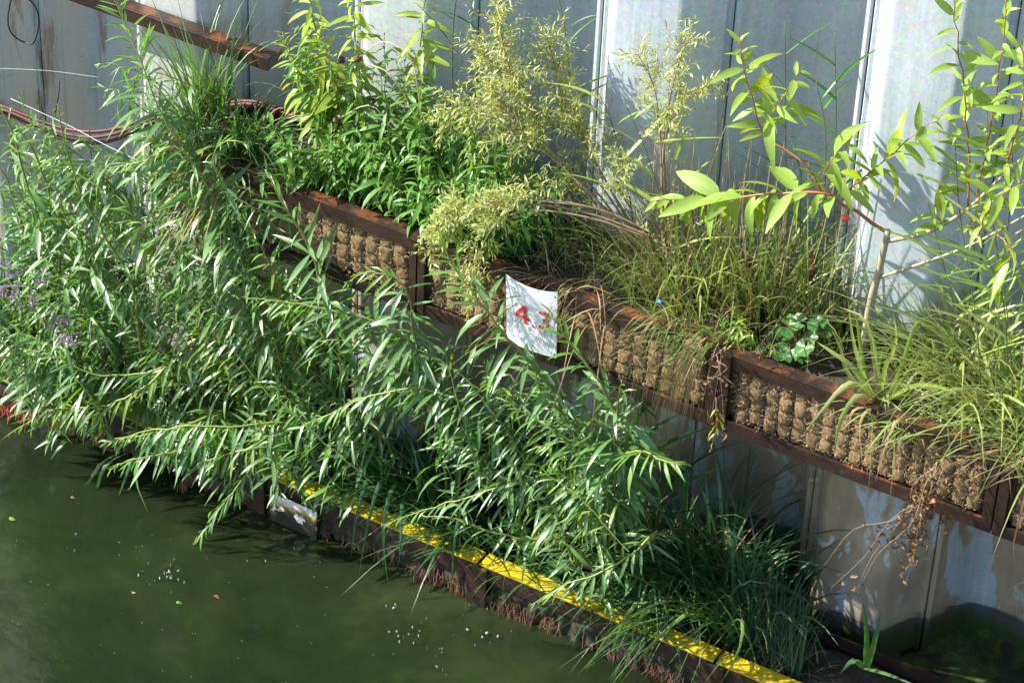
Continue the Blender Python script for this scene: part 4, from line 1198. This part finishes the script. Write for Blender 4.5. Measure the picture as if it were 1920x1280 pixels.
# grassy thicket around the bare stems
rng = random.Random(91)
for x, y, n, h, mk, dry, lean, dr, lab in (
        (.74, -.62, 45, .42, 'dry', 0, (-.35, -.75, 0), 1.1, 'withered brown grass hanging over the rail right of the white sign'),
        (.60, -.58, 40, .42, 'dry', 0, (-.4, -.45, 0), .8, 'withered brown grass lying on the rail above the white sign'),
        (.92, -.42, 120, .50, 'grass', 60, (-.1, -.15, 0), .5, 'mixed green and straw grass below the bare willow stems'),
        (1.10, -.36, 90, .85, 'grass', 60, (-.05, -.05, 0), .4, 'mixed green and straw grass against the wall, middle of the upper row'),
        (1.20, -.58, 100, .38, 'grass', 80, (-.2, -.3, 0), .7, 'low tangled grass with brown leaves behind the rusty rail joint'),
        (1.42, -.32, 100, .95, 'grass', 50, (0, -.05, 0), .35, 'dense upright grass under the broad-leaved branch'),
        (2.28, -.32, 170, .9, 'grass_pale', 40, (-.1, -.15, 0), .5, 'tall pale grass right of the bright pile'),
        (2.55, -.40, 170, .95, 'grass_pale', 40, (-.15, -.15, 0), .5, 'tall pale grass at the right edge'),
        (2.42, -.52, 70, .36, 'grass_pale', 20, (-.2, -.15, 0), .8, 'low pale grass spilling over the rail at right'),
        (2.75, -.55, 110, .60, 'grass_pale', 30, (-.3, -.2, 0), .6, 'pale grass beyond the rusty post at the right edge'),
        (.30, -.35, 90, .45, 'grass', 50, (-.15, -.2, 0), .6, 'tangled grass and straw behind the bent feathery willow'),
        (.55, -.32, 100, .45, 'grass', 60, (-.1, -.15, 0), .6, 'tangled grass behind the withered brown grass'),
        (.80, -.30, 90, .5, 'grass', 60, (-.1, -.1, 0), .5, 'tangled grass against the pale pile left of the bare stems'),
        (1.62, -.30, 70, .5, 'grass', 40, (-.1, -.1, 0), .5, 'grass tuft in the dark corner by the bright pile'),
        (1.00, -.34, 45, .80, 'grass_pale', 40, (-.1, -.05, 0), .45, 'tall pale grass with straw stalks right of the bare stems'),
        (1.28, -.30, 50, .90, 'grass_pale', 50, (-.05, -.05, 0), .4, 'tall pale grass with straw stalks behind the broad-leaved branch'),
        (1.52, -.28, 45, .85, 'grass_pale', 30, (0, -.05, 0), .4, 'tall pale grass in the recess left of the bright pile'),
        (2.05, -.30, 50, .55, 'grass_pale', 20, (.1, -.1, 0), .5, 'pale grass at the right foot of the bright pile'),
        (2.15, -.58, 80, .28, 'grass_pale', 10, (-.1, -.3, 0), .9, 'short bright grass on the soil near the right rail')):
    tuft('grass_tuft', lab, 'grass', 'grass tufts on the upper troughs', mk, (x, y, US - .02), int(n * (.9 if mk == 'grass' else .9)), h, .0062 if mk == 'grass' else (.011 if mk == 'grass_pale' else .0045), dry, spread=.17, lean=lean, fan=.5 if mk == 'grass' else .85, droop=dr, seg=7)
# long stems hanging over the rail
for x, n, h, lab in ((1.28, 40, .62, 'green and straw stems hanging down over the rail joint'), (1.05, 14, .55, 'few long thin stems hanging in front of the lit coir'), (.66, 9, .40, 'thin withered stems hanging in front of the white sign')):
    pl = Plant('hanging_stems', lab, 'grass', (x, -.68, US), 'stems hanging over the rails')
    for _ in range(n):
        b = np.array([x + rng.gauss(0, .05), -.64, US + rng.uniform(0, .05)]); dx = rng.gauss(-.10, .07); l = h * rng.uniform(.5, 1.1)
        pts = spline([b, b + np.array([dx * .3, -.07, .05]), b + np.array([dx * .7, -.13, -.3 * l]), b + np.array([dx, -.13 - rng.random() * .05, -.95 * l])], 9)
        pl.fol(rng.choice(['dry', 'dry', 'grass'])).blade(pts, rng.uniform(.003, .006), np.array([.85, .4, .1]), .3)
    pl.done()


pl = Plant('wispy_stems', 'thin bare brownish stems with tiny leaves fanning out before the pale pile', 'willow', tuple(at(1225, 540, Y=-.42)))
for q in range(46):
    b = at(rng.uniform(1190, 1300), rng.uniform(520, 570), Y=-.42 + rng.uniform(-.08, .08)); t = b + np.array([rng.gauss(-.16, .2), rng.gauss(0, .07), rng.uniform(.3, .72)])
    shoot(pl, [b, (b * .5 + t * .5) + nrng.normal(0, .02, 3), t], r0=.0015, L=.022, n=12, kind='fine', mk='fine', stem='stem_brown', start=.35, joined=True, grav=.05, ang=50, wob=.6)
pl.done()


def reedplant(label, culms, nl, L, w, mk='reed', seed=1):
    global rng
    rng = random.Random(seed)
    pl = Plant('reed', label, 'reed', tuple(P(*culms[0])[0]), 'reeds on the upper troughs')
    for tr in culms:
        C = spline(P(*tr), 16); st = pl.stem(C, .0035, .0015, 'stem_olive', 'culm', 5)
        for k in range(nl):
            s = .25 + .73 * k / nl; i = min(int(s * 15), 14); t = nz(C[i + 1] - C[i]); a = rng.choice([-1, 1]) * rng.uniform(.6, 1.1)
            hz = np.array([math.cos(YAW), math.sin(YAW), 0]) * math.copysign(1, a) + nrng.normal(0, .35, 3); hz[2] = 0; hz = nz(hz)
            d = nz(t * .75 + hz * abs(a)); l = L * rng.uniform(.6, 1.15) * (1 - .3 * s); dr = rng.uniform(.1, .55)
            pts = [C[i] + d * l * q + (hz * .3 - UP * .7) * dr * l * q * q for q in np.linspace(0, 1, 8)]
            f = Fol(); f.blade([p for p in pts], w * rng.uniform(.7, 1.15), np.cross(d, UP) + nrng.normal(0, .35, 3), .3); f.build('leaf', M[mk], st, pl.loc)
    return pl


reedplant('slender reed standing in the shaded wall recess right of centre', [[(1480, 560, -.22), (1475, 400, -.2), (1473, 200, -.18), (1472, 40, -.18)], [(1560, 560, -.2), (1565, 400, -.18), (1568, 220, -.16), (1565, 60, -.15)],
          [(1540, 560, -.22), (1545, 400, -.2), (1548, 250, -.2), (1530, 150, -.2)], [(1510, 560, -.24), (1500, 420, -.22), (1505, 300, -.22)]], 9, .36, .013, 'reed', 41)
reedplant('reed with broad pale leaves pointing left before the pale steel', [[(1180, 500, -.42), (1185, 400, -.42), (1150, 240, -.42), (1115, 160, -.42)], [(1260, 540, -.44), (1250, 420, -.44), (1210, 280, -.44), (1170, 190, -.44)],
          [(1320, 560, -.42), (1310, 420, -.42), (1265, 300, -.42), (1200, 250, -.42)]], 7, .40, .018, 'grass_pale', 42)
reedplant('reed with narrow leaves beside the tall stalks at the top', [[(860, 330, -.3), (850, 200, -.3), (850, 60, -.3), (860, -40, -.3)], [(940, 330, -.3), (930, 200, -.28), (900, 60, -.27), (910, -60, -.27)], [(1040, 330, -.28), (1070, 200, -.25), (1060, 60, -.24), (1040, -40, -.24)]], 8, .30, .014, 'reed', 43)
reedplant('reed with pale leaves before the right edge willow', [[(1840, 760, -.5), (1830, 600, -.5), (1800, 400, -.48), (1790, 250, -.46)], [(1900, 780, -.5), (1890, 600, -.5), (1860, 400, -.5), (1850, 200, -.48)],
          [(1780, 740, -.45), (1790, 600, -.45), (1770, 500, -.45), (1740, 380, -.45)], [(1890, 700, -.55), (1880, 560, -.58), (1840, 460, -.6)], [(1860, 760, -.45), (1870, 560, -.42), (1895, 380, -.4), (1900, 180, -.4)], [(1800, 740, -.38), (1815, 580, -.36), (1830, 420, -.35), (1835, 300, -.35)]], 13, .40, .016, 'grass_pale', 44)
# straw culms in the recess
pl = Plant('straw_culms', 'bundle of bare straw culms standing in the wall recess', 'reed', tuple(at(1450, 590, Y=-.3)))
for _ in range(75):
    bx = rng.uniform(1180, 1560); b = at(bx, 600 + (bx - 1450) * .3, Y=-.28 + rng.uniform(-.06, .08)); t = b + np.array([rng.gauss(.03, .06), rng.gauss(0, .03), rng.uniform(.35, .95)])
    pl.twig(spline([b, (b + t) / 2 + nrng.normal(0, .008, 3), t], 6), .0028, .0014, 'stem_straw')
pl.done()

# broad-leaved willow
rng = random.Random(63)
pl = Plant('broad_leaved_willow', 'willow with large yellow-green leaves, grey trunk and red-brown branches at right', 'willow', tuple(at(1622, 640, Y=-.42)))
pl.stem(spline(P((1620, 650, -.42), (1632, 570, -.42), (1650, 500, -.42), (1665, 432, -.42)), 12), .019, .012, 'stem_grey', 'trunk', 10)
kw = dict(kind='broad', mk='broad', single=True, grav=.5, wob=.55)
shoot(pl, P((1665, 436, -.42), (1600, 395, -.46), (1545, 362, -.50), (1470, 362, -.53), (1380, 370, -.56), (1290, 372, -.58), (1225, 375, -.6)), r0=.008, L=.215, n=38, stem='stem_red', start=.26, ang=62, **kw)
shoot(pl, P((1545, 362, -.50), (1500, 300, -.5), (1440, 262, -.5), (1420, 215, -.5), (1400, 150, -.5), (1385, 70, -.5)), r0=.005, L=.18, n=24, stem='stem_red', start=.45, ang=55, **kw)
shoot(pl, P((1430, 245, -.5), (1450, 210, -.5), (1480, 165, -.5), (1505, 125, -.5)), r0=.003, L=.20, n=12, stem='stem_red', start=.1, ang=50, **kw)
shoot(pl, P((1560, 368, -.50), (1545, 330, -.52), (1570, 290, -.54), (1600, 255, -.54)), r0=.003, L=.17, n=14, stem='stem_red', start=.1, ang=50, **kw)
shoot(pl, P((1580, 375, -.48), (1610, 340, -.5), (1660, 300, -.5), (1720, 250, -.5), (1780, 210, -.5)), r0=.004, L=.16, n=28, stem='stem_red', start=.1, ang=40, **kw)
pl.stem(spline(P((1664, 452, -.42), (1740, 435, -.44), (1810, 395, -.46), (1870, 340, -.48), (1930, 285, -.5)), 14), .010, .006, 'stem_grey')
pl.stem(spline(P((1650, 520, -.42), (1740, 490, -.46), (1830, 455, -.5), (1930, 400, -.54)), 12), .008, .005, 'stem_grey')
shoot(pl, P((1815, 392, -.46), (1816, 300, -.46), (1810, 190, -.46), (1795, 80, -.46), (1785, -40, -.46)), r0=.005, L=.135, n=36, stem='stem_red', start=.05, ang=48, **kw)
shoot(pl, P((1830, 380, -.46), (1850, 280, -.45), (1870, 160, -.44), (1885, 40, -.44), (1890, -40, -.44)), r0=.0045, L=.135, n=34, stem='stem_red', start=.05, ang=48, **kw)
shoot(pl, P((1880, 330, -.48), (1905, 250, -.5), (1920, 170, -.5), (1915, 80, -.5)), r0=.0045, L=.135, n=28, stem='stem_red', start=.05, ang=48, **kw)
shoot(pl, P((1830, 455, -.5), (1850, 400, -.52), (1900, 350, -.54), (1940, 330, -.56)), r0=.004, L=.135, n=26, stem='stem_red', start=.05, ang=55, **kw)
shoot(pl, P((1870, 440, -.52), (1895, 470, -.56), (1880, 520, -.58), (1860, 560, -.6)), r0=.003, L=.13, n=12, stem='stem_red', start=.05, ang=55, **kw)
shoot(pl, P((1760, 430, -.44), (1755, 380, -.46), (1770, 330, -.47)), r0=.003, L=.12, n=10, stem='stem_red', start=.1, ang=55, **kw)
pl.done()
# rose hip
hp = at(1585, 409, Y=-.54)
hr = empty('rose_hip', tuple(hp), 'single red rose hip hanging before the steel wall', 'rose hip')
bm = bmesh.new(); bmesh.ops.create_icosphere(bm, subdivisions=3, radius=.017)
for v in bm.verts: v.co.x *= 1.15; v.co.z *= .92
me = bpy.data.meshes.new('fruit'); bm.to_mesh(me); bm.free(); me.materials.append(M['hip']); me.polygons.foreach_set('use_smooth', [True] * len(me.polygons))
ob = bpy.data.objects.new('fruit', me); COL.objects.link(ob); ob.parent = hr
MB().tube([np.array((0, 0, 0)), at(1592, 385, Y=-.53) - hp, at(1580, 362, Y=-.51) - hp], .002, .002, 5).build('stalk', M['stem_red'], hr, True)
f = Fol()
for k in range(5):
    d = nz(np.array([-.8, -.3, .4]) + nrng.normal(0, .5, 3)); sdv = nz(np.cross(d, (0, 1, 0))); f.leaf('fine', 0, np.column_stack([d, sdv, np.cross(d, sdv)]) * .03, np.array([-.018, 0, .01]))
f.build('sepals', M['dead'], hr, np.zeros(3))

# strap-leaved iris tuft near the right rail
bl = []
for tr in ([(1650, 760, -.58), (1640, 680, -.6), (1622, 600, -.6), (1572, 575, -.6)], [(1645, 760, -.58), (1620, 690, -.58), (1610, 620, -.58), (1600, 560, -.58)], [(1655, 760, -.58), (1640, 660, -.58), (1632, 600, -.58)],
           [(1640, 745, -.62), (1600, 715, -.70), (1560, 745, -.76), (1528, 790, -.78)], [(1650, 750, -.62), (1590, 722, -.72), (1545, 765, -.78), (1505, 815, -.80)], [(1650, 760, -.62), (1610, 740, -.74), (1575, 790, -.79), (1565, 850, -.80)],
           [(1640, 750, -.6), (1600, 690, -.64), (1560, 660, -.66), (1530, 640, -.66)], [(1660, 755, -.58), (1690, 690, -.58), (1715, 610, -.58), (1745, 600, -.58)], [(1665, 755, -.58), (1700, 700, -.6), (1740, 640, -.6)],
           [(1655, 755, -.6), (1720, 720, -.62), (1790, 735, -.66), (1830, 770, -.68)], [(1650, 755, -.6), (1700, 740, -.66), (1750, 755, -.7), (1780, 790, -.74)], [(1640, 755, -.6), (1590, 700, -.62), (1575, 650, -.6), (1560, 620, -.6)],
           [(1648, 752, -.58), (1660, 690, -.56), (1680, 640, -.55), (1675, 585, -.54)], [(1645, 752, -.6), (1625, 720, -.6), (1600, 640, -.56), (1590, 560, -.54)]):
    bl.append(P(*tr))
single_blades('iris', 'strap-leaved iris tuft arching over the rail in front of the lit coir', 'iris', None, 'grass_pale', bl, .022)
bl = [P(*t) for t in ([(1640, 765, -.66), (1625, 770, -.74), (1612, 800, -.77), (1618, 880, -.78)], [(1700, 790, -.66), (1680, 790, -.75), (1660, 840, -.78), (1640, 905, -.79)], [(1640, 760, -.66), (1600, 770, -.75), (1590, 810, -.77)])]
single_blades('withered_blades', 'withered orange-brown blades hanging in front of the lit coir', 'grass', None, 'dry', bl, .014)
bl = [P(*t) for t in ([(1930, 850, -.7), (1890, 880, -.8), (1840, 900, -.83), (1795, 915, -.84)], [(1940, 860, -.7), (1900, 870, -.82), (1850, 910, -.85), (1800, 960, -.86)], [(1930, 900, -.75), (1915, 960, -.86), (1900, 1020, -.88), (1905, 1060, -.88)],
                      [(1945, 1060, -.8), (1925, 1085, -.84), (1880, 1110, -.86)])]
single_blades('withered_blades', 'long straw blades hanging past the rusty post at the right edge', 'grass', None, 'dry', bl, .012)


# dead plants hanging over the rails
def dead_hang(label, top, tips, nl, seed, mk='dead', L=.05, stem='stem_brown'):
    global rng
    rng = random.Random(seed)
    t0 = at(*top[:2], Y=top[2]); pl = Plant('dead_plant', label, 'dead plant', tuple(t0), 'dead plants hanging over the rails')
    for px, py, y in tips:
        e = at(px, py, Y=y); C = spline([t0 + nrng.normal(0, .015, 3), t0 * .7 + e * .3 + np.array([0, -.03, .04]) + nrng.normal(0, .02, 3), t0 * .35 + e * .65 + nrng.normal(0, .025, 3), e], 10)
        pl.stem(C, .0018, .0007, stem, 'stalk', 5)
        for _ in range(nl):
            i = rng.randrange(3, 10); d = nrng.normal(0, .6, 3) + np.array([0, -.1, -.6])
            pl.leaf('dead', mk, C[i] + nrng.normal(0, .012, 3), d, np.array([0, -1.0, .3]) + nrng.normal(0, .5, 3), L * rng.uniform(.5, 1.2), None, True, .8)
    pl.done()


dead_hang('dead brown leafy plant hanging below the lit coir trough at right', (1760, 880, -.79), [(1690, 1085, -.84), (1700, 1060, -.82), (1730, 1010, -.83), (1680, 1010, -.84), (1650, 1000, -.85), (1740, 960, -.82), (1715, 1040, -.85), (1770, 985, -.8), (1695, 960, -.85), (1705, 985, -.83), (1720, 1000, -.82), (1690, 1030, -.84), (1745, 930, -.82)], 20, 71, 'dead', .042)
dead_hang('dead thin plant with few leaves drooping to the left of the pale wall', (1730, 930, -.82), [(1610, 1105, -.88), (1600, 1120, -.88), (1560, 1100, -.9), (1545, 1060, -.9)], 3, 72)
dead_hang('withered plant hanging at the joint of the two lit coir troughs', (1350, 660, -.73), [(1335, 790, -.8), (1355, 810, -.8), (1310, 740, -.8), (1375, 720, -.78), (1330, 720, -.8), (1345, 760, -.8)], 7, 73, 'dead', .045)
pl = Plant('green_sprig', 'green sprig with yellowing leaves hanging below the trough joint', 'herb', tuple(at(1340, 760, Y=-.8)))
shoot(pl, P((1342, 745, -.8), (1345, 780, -.82), (1340, 815, -.82), (1330, 845, -.82)), r0=.002, L=.06, n=14, kind='herb', mk='yellow_herb', stem='stem_brown', start=.1, single=True)
pl.done()
pl = Plant('weedy_herb', 'low weedy herb with reddish leaves by the rail joint', 'herb', tuple(at(1400, 610, Y=-.55)))
for _ in range(18):
    b = at(rng.uniform(1340, 1450), rng.uniform(590, 640), Y=-.56); b[2] = US; t = b + np.array([rng.gauss(0, .06), rng.gauss(-.04, .04), rng.uniform(.08, .2)])
    shoot(pl, [b, (b + t) / 2 + nrng.normal(0, .01, 3), t], r0=.0018, L=.05, n=10, kind='herb', mk=rng.choice(['yellow_herb', 'dead', 'herb']), stem='stem_brown', start=.1, joined=True)
pl.done()
# dry seed-head stems bending above the green herbs
pl = Plant('dry_flower_stem', 'dry orange stems with round seed heads bending above the green herbs', 'herb', tuple(at(780, 250, Y=-.42)))
for tr in ([(800, 300, -.42), (785, 180, -.44), (770, 110, -.45), (720, 78, -.45), (670, 110, -.46)], [(800, 260, -.42), (740, 150, -.46), (690, 120, -.46), (640, 112, -.46)], [(760, 280, -.44), (700, 200, -.5), (640, 220, -.52), (630, 225, -.52)]):
    C = spline(P(*tr), 14); pl.stem(C, .003, .002, 'stem_straw', 'stalk', 5)
    bm = bmesh.new(); bmesh.ops.create_icosphere(bm, subdivisions=2, radius=.017)
    for v in bm.verts: v.co *= 1 + .25 * noise.noise(v.co * 160)
    me = bpy.data.meshes.new('seed_head'); bm.to_mesh(me); bm.free(); me.materials.append(M['dead'])
    ob = bpy.data.objects.new('seed_head', me); COL.objects.link(ob); ob.parent = pl.root; ob.location = Vector(C[-1] - pl.loc)

# ================================================================== ON THE WATER
rng = random.Random(5)
for px, py, s, mk, lab in ((405, 1118, .015, 'dead', 'small orange leaf floating on the water, right of the greenish one'), (336, 1130, .014, 'herb', 'tiny green leaf floating beside the orange one'),
                           (24, 973, .018, 'yellow_herb', 'yellow leaf floating near the left edge of the water'), (250, 1110, .010, 'dry', 'tiny straw leaf bit floating left of the splash'), (137, 933, .012, 'dead', 'small brown leaf floating near the hanging leaves')):
    c = at(px, py, Z=.004); a0 = rng.uniform(0, 6)
    V = [(0, 0, .003)] + [(s * (1 + .3 * math.sin(3 * q)) * math.cos(q + a0), .6 * s * math.sin(q + a0), .001 + .004 * math.sin(2 * q)) for q in np.linspace(0, 6.283, 11)[:-1]]
    tag(mesh_obj('floating_leaf', V, [(0, 1 + k, 1 + (k + 1) % 10) for k in range(10)], M[mk], None, True, c, uvs=[(.5, .2)] * 11), lab, 'leaf', 'leaves floating on the water')


def drops(label, clusters, seed):
    global rng
    rng = random.Random(seed); V = []; F = []
    bm = bmesh.new(); bmesh.ops.create_icosphere(bm, subdivisions=1, radius=1.0); bv = [np.array(v.co) for v in bm.verts]; bf = [tuple(v.index for v in f.verts) for f in bm.faces]; bm.free()
    for px, py, n, sx, sy, r in clusters:
        for _ in range(max(2, int(n * .42))):
            c = at(px + rng.gauss(0, sx), py + rng.gauss(0, sy), Z=0); q = .62 * r * rng.uniform(.25, 1) ** 1.6
            k = len(V); sc = np.array([q * rng.uniform(.8, 2.2), q, q * rng.uniform(.4, 1.0)]); a = rng.uniform(0, 3.14)
            Rm = np.array([[math.cos(a), -math.sin(a), 0], [math.sin(a), math.cos(a), 0], [0, 0, 1]])
            V += [Rm @ (v * sc) + c + np.array([0, 0, rng.uniform(0, .02)]) for v in bv]; F += [tuple(i + k for i in f) for f in bf]
    tag(mesh_obj('water_drops', V, F, M['drop'], None, True), label, 'water drops', kind='stuff')


drops('white splashing drops scattered on the green water', [(315, 1072, 34, 14, 16, .0045), (318, 1080, 16, 9, 5, .008), (265, 1078, 4, 6, 3, .007), (145, 1020, 5, 5, 6, .006), (33, 1020, 4, 6, 5, .005), (770, 1195, 26, 18, 8, .008),
      (905, 1198, 16, 14, 8, .008), (820, 1222, 14, 10, 6, .008), (820, 1250, 10, 6, 6, .008), (730, 1140, 10, 22, 6, .007), (480, 1050, 7, 30, 8, .007), (600, 1030, 6, 40, 8, .007), (860, 1180, 16, 40, 30, .005)], 8)
V = []; F = []
for _ in range(80):
    c = at(rng.uniform(-10, 1000), rng.uniform(880, 1300), Z=.003); q = rng.uniform(.001, .0026); k = len(V); a = rng.uniform(0, 3)
    V += [c + np.array([q * math.cos(a + w), q * math.sin(a + w), 0]) for w in (0, 1.6, 3.1, 4.7)]; F.append((k, k + 1, k + 2, k + 3))
tag(mesh_obj('floating_specks', V, F, M['pebble'], None), 'pale specks drifting on the green water', 'specks', kind='stuff')
